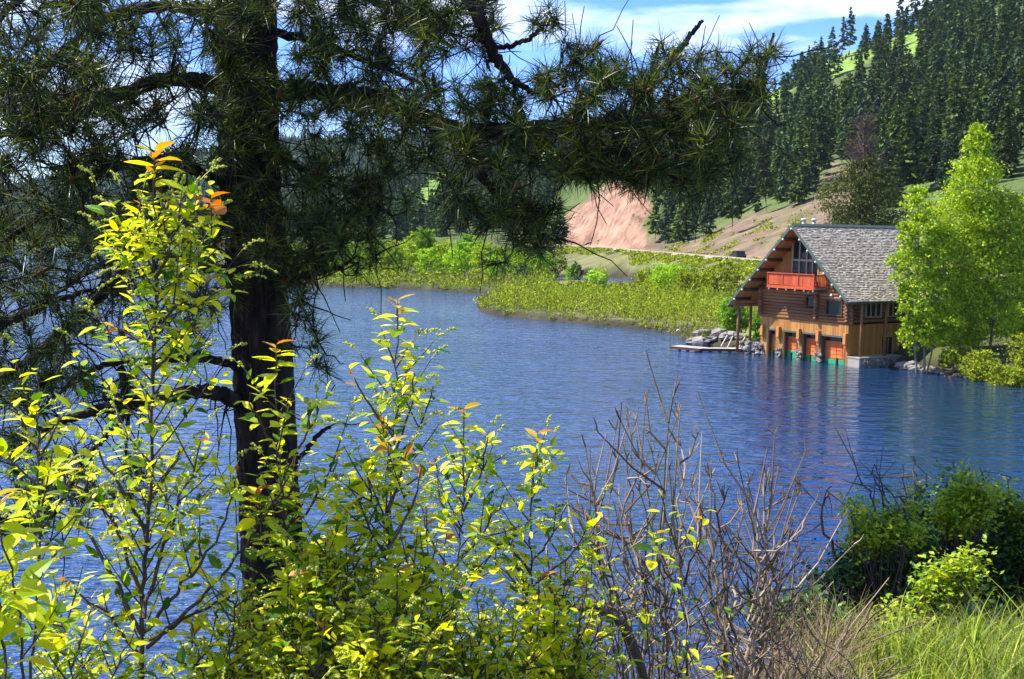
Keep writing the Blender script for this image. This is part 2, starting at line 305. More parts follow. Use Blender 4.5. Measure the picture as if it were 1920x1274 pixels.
def terr(x, y, sd=None):
    x = np.asarray(x, float); y = np.maximum(np.asarray(y, float), 60)
    c = np.clip((960+FPX*x/y+1400)/10, 0, len(CN)-1.001); ci = c.astype(int); cf = c-ci
    r = np.interp(y, YN, np.arange(len(YN))); ri = np.clip(r.astype(int), 0, len(YN)-2); rf = r-ri
    z = (ZG[ci, ri]*(1-cf)+ZG[ci+1, ri]*cf)*(1-rf) + (ZG[ci, ri+1]*(1-cf)+ZG[ci+1, ri+1]*cf)*rf
    px = 960+FPX*x/y; hill = np.clip((y-road_y(px)-12)/60, 0, 1)
    z = z + hill*(fnoise(x, y, .06, 5)*2.2 + fnoise(x, y, .25, 6)*.6)
    if sd is None: sd = shore(x, y)
    cl = ((px > 1040) & (px < 1235) & (y > 345) & (y < 425)); z = z + cl*(np.abs(fnoise(x*1.0, y*.25, .9, 51))*1.8 + fnoise(x, y, 1.1, 52)*.35)
    rd_ = road_dist(x, y); t_ = np.clip((rd_-4.6)/8, 0, 1); z = 5.5*(1-t_)+z*t_; z = np.where(rd_ < 22, np.maximum(z, np.interp(rd_, [4.6, 9, 13, 22], [5.5, 4.3, 2.8, .4])), z)
    return np.where(sd < 0, np.maximum(sd*.3, -1.5), np.minimum(z, .12+sd*np.where(rd_ < 20, 1.1, .45)))
def to_px(x, y, z):
    q = np.stack([x, y, z-H], -1); ww = q @ CF
    return 960+FPX*(q @ CR)/ww, 637-FPX*(q @ CU)/ww
def inpoly(px, py, poly): return sdist(np.array(poly, float), px, py)

cols = np.concatenate([np.arange(-1400, 400, 40), np.arange(400, 880, 10), np.arange(880, 1990, 6), np.arange(1990, 3400, 50)])
rows = np.concatenate([np.geomspace(70, 300, 190), np.geomspace(303, 900, 120), np.geomspace(920, 3900, 30)])
RR, CC = np.meshgrid(rows, cols, indexing='ij'); XX = (CC-960)/FPX*RR; SD = shore(XX, RR); ZZ = terr(XX, RR, SD)
mb = MB(); nr, nc = RR.shape; i = np.arange(nr-1)[:, None]*nc; j = np.arange(nc-1)[None]
mb.add(np.stack([XX, RR, ZZ], -1).reshape(-1, 3), np.stack([i+j, i+j+1, i+nc+j+1, i+nc+j], -1).reshape(-1, 4))
ground = mb.build('terrain', M['terrain'], smooth=True); tag(ground, kind='structure')
PX, PY = to_px(XX, RR, ZZ)
def blend(base, col, mask): return base*(1-mask[..., None]) + np.array(col)*mask[..., None]
wob = fnoise(XX, RR, .15, 9)*9
RED = [(1042, 472), (1062, 405), (1105, 368), (1150, 340), (1205, 342), (1225, 385), (1200, 425), (1215, 472)]
SCREE = [(1205, 475), (1215, 446), (1300, 446), (1400, 404), (1520, 375), (1560, 300), (1620, 330), (1640, 430), (1480, 520), (1300, 486)]
col = np.ones(RR.shape+(3,))*np.array((.085, .10, .035))
floorm = np.clip((RR-road_y(CC)-25)/25, 0, 1)
col = blend(col, (.085, .12, .035), floorm)
def msk(poly, soft=8): return np.clip((inpoly(PX, PY, poly)+wob)/soft+.5, 0, 1)
behind = (RR > road_y(CC)+7)
col = blend(col, (.19, .125, .09), msk(SCREE)*behind*(.75+.25*np.sign(fnoise(XX, RR, .5, 11))))
gul = np.clip(.78+.55*fnoise(XX*1.6+RR*.35, RR*.12, 1.5, 71)+.3*fnoise(XX, RR, 1.3, 72), .35, 1.3)
redm = np.clip((inpoly(PX, PY, RED)+wob*1.4+fnoise(XX, RR, .9, 73)*9)/5+.5, 0, 1)*behind*(CC < 1260)
col = col*(1-redm[..., None])+np.array((.36, .21, .14))*(redm*gul)[..., None]
for poly in ([(1405, 215), (1440, 160), (1500, 128), (1510, 150), (1470, 180), (1430, 215)], [(1525, 122), (1560, 95), (1640, 62), (1740, 45), (1725, 105), (1640, 105), (1590, 138), (1540, 155)],
             [(990, 330), (1000, 270), (1060, 280), (1060, 320)], [(760, 440), (780, 350), (840, 300), (850, 345), (820, 400), (800, 445)]):
    col = blend(col, (.17, .27, .05), msk(poly, 10)*(RR > 330))
emb = (RR < road_y(CC)-7) & (CC > 1040) & (CC < 1460)
col = blend(col, (.19, .18, .075), emb*np.clip(.65+fnoise(XX, RR, .3, 12)*.9, 0, 1))
gs = (RR > 99) & (RR < 140) & (CC > 1380) & (CC < 1440); col = blend(col, (.16, .20, .05), gs*1.0)
col = blend(col, (.05, .045, .025), np.clip(1.6-SD/1.2, 0, 1)*(RR < 300))
ca = ground.data.color_attributes.new('cover', 'FLOAT_COLOR', 'POINT')
ca.data.foreach_set('color', np.concatenate([col, np.ones(RR.shape+(1,))], -1).astype(np.float32).ravel())

wm = MB().add([(-9000, -60, 0), (9000, -60, 0), (9000, 9000, 0), (-9000, 9000, 0)], [(0, 1, 2, 3)]).build('water', M['water']); tag(wm, kind='structure')

# far ranges across the lake, with their forest
fr = [(-1400, 350), (-400, 372), (0, 366), (200, 335), (400, 292), (500, 282), (600, 276), (700, 284), (800, 268), (900, 262), (1000, 266), (1150, 255), (1300, 262), (1500, 300), (2000, 330)]
cols2 = np.arange(-1400, 2000, 20); rows2 = np.linspace(1300, 2600, 40)
R2, C2 = np.meshgrid(rows2, cols2, indexing='ij'); X2 = (C2-960)/FPX*R2
def far_z(x, y):
    px = 960+FPX*x/y; top = H-(np.interp(px, [a for a, _ in fr], [b for _, b in fr])-hz(px))*2100/FPX
    return top*np.sin(np.clip((y-1250)/(2100-1250), 0, 1.6)*np.pi/2) + fnoise(x, y, .012, 21)*10 + fnoise(x, y, .05, 22)*3
mb = MB(); nr, nc = R2.shape; i = np.arange(nr-1)[:, None]*nc; j = np.arange(nc-1)[None]
mb.add(np.stack([X2, R2, far_z(X2, R2)], -1).reshape(-1, 3), np.stack([i+j, i+j+1, i+nc+j+1, i+nc+j], -1).reshape(-1, 4))
fh = mb.build('far_hills', M['terrain'], smooth=True); tag(fh, kind='structure')
fc = np.ones(R2.shape+(3,))*np.array((.045, .07, .035)); fc = blend(fc, (.14, .19, .06), np.clip(fnoise(X2, R2, .015, 33)*3-.6, 0, 1))
ca = fh.data.color_attributes.new('cover', 'FLOAT_COLOR', 'POINT'); ca.data.foreach_set('color', np.concatenate([fc, np.ones(R2.shape+(1,))], -1).astype(np.float32).ravel())

# road on its embankment
rp_ = np.array([((a-960)/FPX*b, b) for a, b in ROAD]); tt = np.linspace(0, len(rp_)-1, 90)
rp2 = np.stack([np.interp(tt, np.arange(len(rp_)), rp_[:, q]) for q in (0, 1)], -1)
for _ in range(6): rp2[1:-1] = (rp2[:-2]+rp2[1:-1]*2+rp2[2:])/4
tn = unit(np.gradient(rp2, axis=0)); nn = np.stack([tn[:, 1], -tn[:, 0]], -1)
if nn[40][0] > 0: nn = -nn                              # nn points towards the lake
def ribbon(mb, offs, zs, mi=0):
    v = np.stack([np.concatenate([rp2+nn*o, np.full((len(rp2), 1), z)], 1) for o, z in zip(offs, zs)], 1); n2 = len(offs)
    i = np.arange(len(rp2)-1)[:, None]*n2; j = np.arange(n2-1)[None]
    mb.add(v.reshape(-1, 3), np.stack([i+j, i+j+1, i+n2+j+1, i+n2+j], -1).reshape(-1, 4), mi)
mb = MB(); ribbon(mb, [2.6, -3.0], [5.75, 5.75]); rd = mb.build('road', M['asphalt']); tag(rd, kind='structure')
mb = MB(); ribbon(mb, [4.4, 3.5, 3.0, 2.5], [5.5, 6.2, 6.2, 5.745]); ribbon(mb, [-2.9, -4.6], [5.745, 5.6]); sh = mb.build('road_shoulder', M['gravel']); tag(sh, kind='structure')

# ------------------------------------------------------------------ vegetation templates
DIA = (np.array([(0, 0, 0), (.5, .42, .06), (1, 0, 0), (.5, -.42, .06)], float), np.array([(0, 1, 2, 3)]))
def rand_unit(n, r=rng): return unit(r.normal(size=(n, 3)))
def cards(mb, pos, size, r, up=0.3, aspect=.8, mi=0):
    n = len(pos); X = rand_unit(n, r); nrm = unit(rand_unit(n, r)+np.array([0, 0, up])); Y = unit(np.cross(nrm, X)); X = np.cross(Y, nrm)
    sz = size*r.uniform(.6, 1.4, n); mb.inst(DIA[0]-np.array([.5, 0, 0]), DIA[1], pos, X, Y, nrm, np.stack([sz, sz*aspect, sz], -1), mi)
def conifer_mesh(h, R, seed, cardn=7, whorls=24, csize=.75, irregular=.3, bare=.12):
    r = np.random.default_rng(seed); mb = MB(); pos = []; dirs = []
    for w_ in range(whorls):
        f = bare + (1-bare)*(w_+r.uniform(-.3, .3))/whorls; f = min(max(f, .03), .985); z = f*h
        prof = (1-f)**.75*(.55+.45*min(1, (f-bare*.5)/.22 if f < .3 else 1))
        nb = r.integers(5, 8) if f < .8 else 4
        for b in range(nb):
            if r.random() < irregular*.4: continue
            a = r.uniform(0, 6.28); Lb = R*prof*r.uniform(1-irregular, 1.15)+.15; k = max(2, int(cardn*Lb/R+1.5))
            s = np.sqrt(r.uniform(.05, 1, k)); drop = -.25*Lb*s**1.5 + .10*Lb*s
            side = r.normal(0, .13*Lb+.1, k); ca_, sa_ = math.cos(a), math.sin(a)
            pos.append(np.stack([ca_*s*Lb-sa_*side, sa_*s*Lb+ca_*side, z+drop+r.normal(0, .12, k)], -1)); dirs.append(np.tile([ca_, sa_, -.35], (k, 1)))
    pos = np.concatenate(pos); d = unit(np.concatenate(dirs)+r.normal(0, .45, pos.shape)); nrm = unit(r.normal(0, .45, pos.shape)+np.array([0, 0, 1.0])); Y = unit(np.cross(nrm, d)); nrm = np.cross(d, Y)
    sz = csize*r.uniform(.6, 1.4, len(pos)); mb.inst(DIA[0]-np.array([.5, 0, 0]), DIA[1], pos, d, Y, nrm, np.stack([sz*1.25, sz*.75, sz], -1))
    return mb
def trunk_mesh(h, r0, lean=0, seed=1, n=7):
    r = np.random.default_rng(seed); z = np.linspace(-1.2, h*.96, 7); x = lean*(z/h)**1.5+r.normal(0, .02*h/10, 7)
    return MB().tube(np.stack([x, r.normal(0, .02*h/10, 7), z], -1), np.linspace(r0, r0*.12, 7), n)
def crown_mesh(lobes, n, size, seed, up=.3, shell=.75, aspect=.8):
    """leaf clumps over a set of ellipsoid lobes (cx,cy,cz,rx,ry,rz)"""
    r = np.random.default_rng(seed); mb = MB(); lob = np.array(lobes, float); vol = lob[:, 3]*lob[:, 4]*lob[:, 5]; wt = vol**.66; wt /= wt.sum()
    K = max(12, n//28); which = r.choice(len(lob), K, p=wt); d = rand_unit(K, r); rad = r.uniform(shell*.35, 1, K)**.45
    c = lob[which, :3] + d*lob[which, 3:]*rad[:, None]
    q = r.choice(K, n); sp = .125*lob[which[q], 3:].mean(1)
    pos = c[q] + r.normal(size=(n, 3))*sp[:, None]*np.array([1, 1, .7])
    cards(mb, pos, size, r, up, aspect); return mb

# ------------------------------------------------------------------ conifers
CON = []
for k_, (h, R, wh, irr, bare, cs, mt) in enumerate([(18, 3.9, 28, .3, .06, 1.0, 'conifer'), (17, 3.1, 26, .35, .10, .95, 'conifer_dark'), (19, 3.7, 25, .6, .16, 1.1, 'conifer'),
        (15, 3.9, 26, .25, .04, 1.0, 'conifer_dark'), (20, 3.4, 23, .75, .25, 1.2, 'conifer'), (16, 3.4, 26, .4, .05, .95, 'conifer')]):
    CON.append((conifer_mesh(h, R, 40+k_, 12, wh, cs, irr, bare), trunk_mesh(h, .24, 0, 60+k_, 6), h, mt))
NOTREE = [[(1415, 205), (1440, 165), (1485, 140), (1490, 158), (1455, 182), (1430, 205)], [(1538, 128), (1565, 100), (1640, 72), (1642, 96), (1590, 130), (1545, 145)], [(1690, 105), (1692, 70), (1718, 62), (1716, 100)],
          [(990, 322), (1005, 285), (1055, 290), (1055, 315)], [(775, 430), (790, 360), (835, 320), (842, 340), (815, 400)], RED, SCREE]
r = np.random.default_rng(101); spots = []
cand = []
for _ in range(90000):
    Y = math.sqrt(r.uniform(215**2, 1150**2)); px = r.uniform(-150, 2060); cand.append(((px-960)/FPX*Y, Y))
cand = np.array(cand); cp = 960+FPX*cand[:, 0]/cand[:, 1]; zc = terr(cand[:, 0], cand[:, 1]); ppx, ppy = to_px(cand[:, 0], cand[:, 1], zc)
ok = cand[:, 1] > road_y(cp)+16
for poly in NOTREE: ok &= inpoly(ppx, ppy, poly) < 0
for hh_ in (.35, .7, .95):                              # nor trees whose crowns would stand in front of the open ground
    for poly in NOTREE[:3]+[RED]: ok &= (inpoly(ppx, ppy-17*hh_*FPX/cand[:, 1], poly) < 1) | (r.random(len(cand)) < .10)
lowline = np.interp(ppx, [-150, 690, 1000, 1050, 1210, 1260, 1300, 1380, 1440, 1500, 1560, 1700, 2060], [462, 455, 440, 350, 335, 425, 440, 405, 395, 370, 395, 420, 430]); ok &= ppy < lowline
ok &= ~((cp < 1000) & (cand[:, 1] < 430)); ok &= zc > 1
sky_y = np.interp(ppx, [1400, 1470, 1560, 1640, 1700], [200, 150, 112, 90, 60]); ok &= ~((ppx > 1400) & (ppx < 1700) & (cand[:, 1] > 560) & (r.random(len(cand)) < .6))
cand, zc, ppx, ppy = cand[ok], zc[ok], ppx[ok], ppy[ok]; cell = {}; keep = []
for q, (x, y) in enumerate(cand):
    s_ = 3.5+ (y-220)/200 + (2.0*r.random()); key = (int(x//9), int(y//9)); good = True
    for a in (-1, 0, 1):
        for b_ in (-1, 0, 1):
            for p_ in cell.get((key[0]+a, key[1]+b_), ()):
                if (cand[p_][0]-x)**2+(cand[p_][1]-y)**2 < s_*s_: good = False
    if good: cell.setdefault(key, []).append(q); keep.append(q)
trees = [(cand[q][0], cand[q][1], zc[q], ppx[q], ppy[q], .44+.56*r.random()**.9) for q in keep]
# a few trees the photograph singles out: (px, base py, depth, scale, kind, lean, label)
special = [(1367, 412, 285, .95, 4, 0, 'lone tall pine with a clear trunk on the grassy slope left of the boathouse roof'),
 (1432, 398, 300, .98, 4, -2.6, 'pine with a leaning dark trunk at the foot of the forested hill'),
 (1488, 392, 290, .95, 0, 0, 'broad dense conifer at the lower forest edge just above the boathouse roof'),
 (1560, 108, 585, 1.0, 4, 0, 'tall thin skyline pine, one of a close pair above the green meadow'),
 (1573, 104, 590, 1.15, 4, 0, 'tallest skyline pine of the close pair above the green meadow'),
 (1602, 96, 590, .85, 3, 0, 'neat cone-shaped conifer alone on the skyline right of the tall pair'),
 (1540, 112, 588, .95, 0, 0, 'skyline conifer just left of the close pair of tall pines'),
 (1520, 120, 585, .85, 2, 0, 'ragged skyline pine left of the meadow crest'),
 (1498, 140, 590, .8, 2, 0, 'round-topped skyline pine at the left end of the ridge row'),
 (1690, 58, 600, 1.3, 4, 0, 'tallest pine on the ridge with a bare gap in its crown'),
 (1662, 72, 600, 1.1, 2, 0, 'spreading ridge pine beside the tallest ridge pine'),
 (1714, 52, 605, .8, 3, 0, 'small pointed conifer on the ridge right of the tallest pine'),
 (1045, 462, 372, .85, 0, 0, 'dark conifer standing at the left foot of the red cliff'),
 (1015, 466, 368, .75, 1, 0, 'dark conifer left of the red cliff, behind the bright willows'),
 (1225, 446, 330, .95, 2, 0, 'conifer standing at the right foot of the red cliff'),
 (1248, 444, 325, .9, 1, 0, 'slim dark conifer second to the right of the red cliff'),
 (1275, 442, 318, 1.0, 0, 0, 'full dark conifer third to the right of the red cliff'),
 (1320, 432, 310, .8, 1, 0, 'slim conifer on the slope between the red cliff and the lone pine'),
 (745, 455, 330, 1.0, 1, 0, 'dark conifer rising behind the bright willows near the pine trunk')]
con_roots = []
for k_, (cm, tm, h, mt) in enumerate(CON):
    con_roots.append(None)
def conifer(k_, loc, rz, sc, label, group):
    cm, tm, h, mt = CON[k_]
    if con_roots[k_] is None:
        rt = thing('conifer_tree', loc, label, 'conifer tree', group, rz); rt.scale = sc
        tm.build('trunk', M['trunk'], rt); cm.build('crown', M[mt], rt); con_roots[k_] = rt; return rt
    rt = dup(con_roots[k_], loc, rz, sc, label, None)
    if group: rt['group'] = group
    elif 'group' in rt: del rt['group']
    return rt
used_xy = []
for px, py, Y, sc, k_, lean, lab in special:
    x = (px-960)/FPX*Y; z = float(terr(x, Y)); o_ = conifer(k_, (x, Y, z-.3), r.uniform(0, 6), (sc, sc, sc*1.0), lab, None); used_xy.append((x, Y))
    if lean: o_.rotation_euler = (0, math.radians(lean*3), 0)
trees = [t_ for t_ in trees if all((t_[0]-a)**2+(t_[1]-b_)**2 > 30 for a, b_ in used_xy)]
trees.sort(key=lambda t_: t_[1]/t_[5])
vis = [t_ for t_ in trees if -30 < t_[3] < 1960]
solo = vis[:272]; soloset = set(id(t_) for t_ in solo); rest = [t_ for t_ in trees if id(t_) not in soloset]
def zone(px, py, Y, k_):
    form = ['full dark green conifer', 'slim blue-green conifer', 'open-crowned dark green pine', 'dense squat conifer', 'tall ragged pine', 'mid-green cone-shaped conifer'][k_]
    if px < 1060: return form+' on the farther wooded hill left of the red cliff', 'conifers on the farther wooded hill'
    if px < 1225: return form+' on the slope above the red cliff', 'conifers above the red cliff'
    if px < 1420: return form+' on the wooded slope behind the pine bough tips', 'conifers on the slope right of the cliff'
    if px < 1600: return form+' on the hillside straight above the boathouse', 'conifers on the hill above the boathouse'
    if px < 1760: return form+' on the hillside above the lime green tree', 'conifers above the lime green tree'
    return form+' on the steep hillside at the right edge', 'conifers at the right edge of the hill'
for x, y, z, px, py, s_ in solo:
    k_ = int(r.integers(0, 6)); lab, grp = zone(px, py, y, k_); conifer(k_, (x, y, z-.3), r.uniform(0, 6.28), (s_, s_, s_*r.uniform(.92, 1.12)), lab, grp)
fm = MB(); lowc = [conifer_mesh(16, 3.6, 80+q, 4, 15, 1.8, .35, .06) for q in range(4)]
lowp = [(np.concatenate(c.v), np.concatenate(c.f)) for c in lowc]
for q, (x, y, z, px, py, s_) in enumerate(rest):
    v, f = lowp[q % 4]; a = r.uniform(0, 6.28); R_ = np.array([[math.cos(a), -math.sin(a), 0], [math.sin(a), math.cos(a), 0], [0, 0, 1]])
    fm.add(v @ R_.T*s_+np.array([x, y, z-.3]), f)
fo = fm.build('forest', M['conifer']); tag(fo, 'dense dark conifer forest filling the far upper slopes behind the single trees', 'forest', kind='stuff')
# distant forest: simple small crowns, far beyond the lake
n_ = 5200; Yf = np.sqrt(r.uniform(1350**2, 2250**2, n_)); pf = r.uniform(-200, 1400, n_); Xf = (pf-960)/FPX*Yf; zf = far_z(Xf, Yf); hf = r.uniform(11, 20, n_)
kf = (fnoise(Xf, Yf, .015, 33) < .3); Xf, Yf, zf, hf = Xf[kf], Yf[kf], zf[kf], hf[kf]; n_ = len(Xf)
an = np.arange(5)*2*np.pi/5; tvv = []; tff = []
for lv, (z0, z1, rr_) in enumerate([(.05, .55, 1), (.3, .8, .7), (.55, 1.05, .42)]):
    b0 = len(tvv); tvv += [(math.cos(q+lv)*rr_, math.sin(q+lv)*rr_, z0) for q in an] + [(0, 0, z1)]; tff += [(b0+q, b0+(q+1) % 5, b0+5) for q in range(5)]
ff = MB(); e1 = np.tile([1., 0, 0], (n_, 1)); e2 = np.tile([0, 1., 0], (n_, 1)); e3 = np.tile([0, 0, 1.], (n_, 1))
ff.inst(np.array(tvv), np.array(tff), np.stack([Xf, Yf, zf-1], -1), e1, e2, e3, np.stack([hf*.26, hf*.26, hf], -1))
fo = ff.build('far_forest', M['conifer_dark']); tag(fo, 'bluish far-off forest covering the hills across the lake', 'forest', kind='stuff')
# little saplings planted in rows on the high meadow
sp = MB()
for q in range(46):
    px, py = r.uniform(1435, 1640), 0; Y = r.uniform(520, 600); x = (px-960)/FPX*Y; z = float(terr(x, Y)); a, b_ = to_px(x, Y, z)
    if any(inpoly(np.array(a), np.array(b_), pl) > 0 for pl in NOTREE[:3]): sp.inst(np.array(tvv), np.array(tff), np.array([[x, Y, z]]), e1[:1], e2[:1], e3[:1], np.array([[.7, .7, 2.2]]))
if sp.n: tag(sp.build('meadow_seedlings', M['conifer_dark']), 'tiny dark conifer seedlings dotting the bright meadow on the ridge', 'seedlings', kind='stuff')

# olive pine with a dead brown top, behind the boathouse
bx = P(1612, 470, 138); bz = float(terr(bx[0], 138))
rt = thing('dead_topped_pine', (bx[0], 138, bz), 'olive brown pine with a dead bare top right behind the boathouse roof', 'pine tree')
rr = np.random.default_rng(9); hh = zy(1612, 138, 215)-bz
trunk_mesh(hh, .38, 0, 5, 9).build('trunk', M['trunk'], rt)
cm = MB(); pos = []
lob = [(0, 0, .34*hh, 4.6, 4, 3.4), (-1.6, 0, .55*hh, 3.6, 3.4, 3.0), (2.0, .4, .5*hh, 3.4, 3.0, 3.4), (.3, 0, .66*hh, 2.6, 2.4, 2.2), (-2.6, 0, .28*hh, 3.0, 3, 2.0), (3.2, 0, .3*hh, 3.0, 3, 2.0)]
crown_mesh(lob, 24000, .38, 12, .5, .8, .45).build('crown', M['conifer_olive'], rt)
dt = MB()
for q in range(150):
    z0 = hh*rr.uniform(.6, .97); a = rr.uniform(0, 6.28); Lb = (1.05-z0/hh)*7.5*rr.uniform(.6, 1.1)+.3; d = np.array([math.cos(a), math.sin(a), 0]); s_ = np.linspace(0, 1, 5)
    pts = np.array([0, 0, z0])+d*Lb*s_[:, None]+np.array([0, 0, 1])*(Lb*.75*s_**1.6)[:, None]+rr.normal(0, .05, (5, 3)); dt.tube(pts, np.linspace(.045, .014, 5), 4, cap=False)
    for w_ in range(3):
        p0 = pts[rr.integers(1, 4)]; dt.tube([p0, p0+d*.45+rr.normal(0, .4, 3)+np.array([0, 0, .35])], [.018, .008], 3, cap=False)
dt.build('dead_top', M['deadwood'], rt)

# ------------------------------------------------------------------ lime aspens beside the boathouse
def aspen(px, Y, top_py, lobes, n, label, trunks, seed, size=.21, base_py=None):
    x = (px-960)/FPX*Y; z = float(terr(x, Y)); rt = thing('aspen_tree', (x, Y, z), label, 'aspen tree')
    sc = Y/FPX
    lob = [((a-px)*sc, c_*1.0, H-(b_-hz(px))*sc-z, ra*sc, ra*sc*.9, rb*sc) for a, b_, c_, ra, rb in lobes]
    crown_mesh(lob, n, size, seed, .25, .8, .85).build('crown', M['aspen_leaf'], rt)
    r_ = np.random.default_rng(seed)
    for (dx, lean, hh_, r0) in trunks:
        zz = np.linspace(-.8, hh_, 8); MB().tube(np.stack([dx+lean*(zz/hh_)+r_.normal(0, .05, 8), r_.normal(0, .08, 8), zz], -1), np.linspace(r0, .03, 8), 8).build('trunk', M['aspen_bark'], rt, True)
    br = MB()
    for q in range(60):
        lb = lob[r_.integers(len(lob))]; e = np.array(lb[:3])+rand_unit(1, r_)[0]*np.array(lb[3:])*.8; tk = trunks[r_.integers(len(trunks))]
        z0 = max(4.0, e[2]-abs(e[0]-tk[0])*.7-1); s_p = np.array([tk[0]+tk[1]*z0/tk[2], 0, z0]); mid = (s_p+e)/2+np.array([0, 0, -.3])
        br.tube([s_p, mid, e], [.05, .03, .012], 4, cap=False)
    br.build('branch', M['aspen_bark'], rt); return rt
aspen(1832, 96, 235, [(1815, 285, 0, 26, 50), (1818, 350, 0, 55, 60), (1800, 420, .5, 75, 70), (1860, 430, .5, 70, 75), (1790, 500, 0, 85, 75), (1865, 510, .5, 75, 80), (1775, 580, -.5, 60, 50), (1840, 590, .5, 75, 50), (1800, 625, .3, 60, 26), (1900, 420, .5, 38, 60), (1812, 255, 0, 12, 26), (1920, 480, 1, 35, 70)],
      56000, 'tall lime green aspen with a pointed top right of the boathouse roof', [(0, -.4, 15, .17), (-1.3, -.6, 13, .13), (1.2, .8, 12, .13)], 5)
aspen(1722, 94, 340, [(1712, 385, 0, 28, 40), (1720, 440, 0, 42, 45), (1705, 500, 0, 40, 45), (1728, 560, -.2, 45, 45), (1740, 610, 0, 40, 30), (1698, 440, 0, 22, 22), (1694, 500, 0, 16, 24), (1694, 560, -.3, 16, 24), (1700, 620, -.3, 18, 20), (1712, 600, 0, 26, 34), (1735, 635, 0, 40, 28), (1760, 600, -.5, 40, 40), (1715, 655, 0, 9, 14), (1760, 480, 0, 40, 60)],
      17000, 'smaller airy lime green aspen overhanging the end of the boathouse eave', [(0, -.3, 11.5, .10), (.5, .5, 10.5, .10), (.9, .9, 9, .08)], 6)
def bush(name, px, Y, rpx, hpx, n, size, matn, label, cat, seed, group=None, zoff=0, stem=True):
    x = (px-960)/FPX*Y; z = float(terr(x, Y)); sc = Y/FPX; rt = thing(name, (x, Y, z), label, cat, group); r_ = np.random.default_rng(seed); R_ = rpx*sc; h_ = hpx*sc
    lob = [(0, 0, h_*.5, R_, R_, h_*.52)]+[(r_.uniform(-.6, .6)*R_, r_.uniform(-.6, .6)*R_, h_*r_.uniform(.3, .8), R_*.5, R_*.5, h_*.3) for _ in range(5)]
    crown_mesh(lob, n, size, seed, .3, .8).build('foliage', M[matn], rt)
    st = MB()
    for q in range(9):
        a = r_.uniform(0, 6.28); e = np.array([math.cos(a)*R_*.7, math.sin(a)*R_*.7, h_*r_.uniform(.5, .9)]); st.tube([(0, 0, -.2), e*np.array([.4, .4, .55]), e], [.05, .03, .012], 4, cap=False)
    st.build('stem', M['trunk'], rt); return rt
bush('round_bush', 1378, 116, 31, 76, 6500, .20, 'bush_leaf', 'vivid green round bush on the shore left of the boathouse posts', 'bush', 70)
bush('small_bush', 1421, 112, 12, 56, 1600, .18, 'bush_leaf', 'narrow vivid green bush between the porch posts and the log wall', 'bush', 71)
bush('lime_bush', 1905, 100, 30, 75, 3600, .24, 'aspen_leaf', 'bright lime bush at the right edge below the big aspen', 'bush', 72)
for q, (px, Y, rp__, hp, n, mt, lab) in enumerate([
 (1800, 92.5, 30, 46, 3000, 'marsh_leaf', 'olive shrub at the left end of the bushy right bank'),
 (1845, 90, 38, 62, 4200, 'marsh_leaf', 'tallest olive shrub in the middle of the right bank'),
 (1895, 87.5, 40, 52, 4200, 'marsh_leaf', 'olive shrub with reddish stems at the right edge of the bank'),
 (1775, 94, 14, 24, 900, 'marsh_leaf', 'low tuft of olive shrub beside the pale shore stones'),
 (1940, 90, 45, 75, 3600, 'marsh_leaf', 'olive shrub cut by the right edge of the view')]):
    bush('bank_shrub', px, Y, rp__, hp, n, .17, mt, lab, 'shrub', 75+q)
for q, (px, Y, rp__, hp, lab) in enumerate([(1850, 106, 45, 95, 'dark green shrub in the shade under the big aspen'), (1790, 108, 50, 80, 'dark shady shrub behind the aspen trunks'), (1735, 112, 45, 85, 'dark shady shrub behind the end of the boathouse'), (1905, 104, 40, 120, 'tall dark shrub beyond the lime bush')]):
    bush('shade_shrub', px, Y, rp__, hp, 3600, .22, 'conifer_dark', lab, 'shrub', 85+q)  # dark leaf colour paints in the shade beneath the trees

# ------------------------------------------------------------------ willows of the marsh
WL = []
for k_ in range(5):
    r_ = np.random.default_rng(300+k_); lb = [(0, 0, 3.2, 2.4, 2.4, 2.6)]+[(r_.uniform(-1.8, 1.8), r_.uniform(-1.8, 1.8), r_.uniform(1.5, 5.4), r_.uniform(1, 1.6), r_.uniform(1, 1.6), r_.uniform(1.2, 2.0)) for _ in range(6)]
    cr = crown_mesh(lb, 2600, .42, 310+k_, .35, .8, .6)
    st = MB()
    for q in range(10):
        a = r_.uniform(0, 6.28); e = np.array([math.cos(a)*1.7, math.sin(a)*1.7, r_.uniform(3, 5.5)]); st.tube([(0, 0, -.3), e*np.array([.3, .3, .5]), e], [.09, .06, .02], 4, cap=False)
    WL.append((cr, st))
wroots = [None]*5
def willow(k_, loc, rz, sc, label, group, matn='willow_leaf'):
    if wroots[k_] is None:
        rt = thing('willow_tree', loc, label, 'willow', group, rz); rt.scale = sc; WL[k_][1].build('trunk', M['trunk'], rt); WL[k_][0].build('crown', M[matn], rt); wroots[k_] = rt; return rt
    return dup(wroots[k_], loc, rz, sc, label, group)
r = np.random.default_rng(55)
wl = []
for px, py, Y, s_ in [(575, 470, 232, .9), (612, 478, 236, .85), (650, 470, 240, 1.0), (690, 455, 245, 1.15), (722, 452, 250, 1.2), (760, 450, 246, 1.25), (795, 446, 250, 1.3), (832, 455, 244, 1.15), (868, 462, 240, 1.1), (905, 470, 236, 1.0),
                      (942, 468, 238, 1.05), (975, 474, 234, 1.0), (1008, 476, 240, 1.0), (1040, 480, 244, .9), (600, 490, 226, .8), (665, 488, 228, .85), (735, 480, 228, .95), (800, 478, 226, .95), (850, 480, 224, .9), (925, 486, 222, .85), (990, 490, 226, .8),
                      (1068, 500, 252, .6), (780, 440, 268, 1.3), (700, 445, 270, 1.2), (880, 450, 262, 1.2), (545, 480, 236, .9), (500, 485, 240, .9), (450, 480, 255, .9), (640, 455, 262, 1.1), (1010, 470, 256, 1.0)]:
    x = (px-960)/FPX*Y; wl.append((x, Y, s_, px))
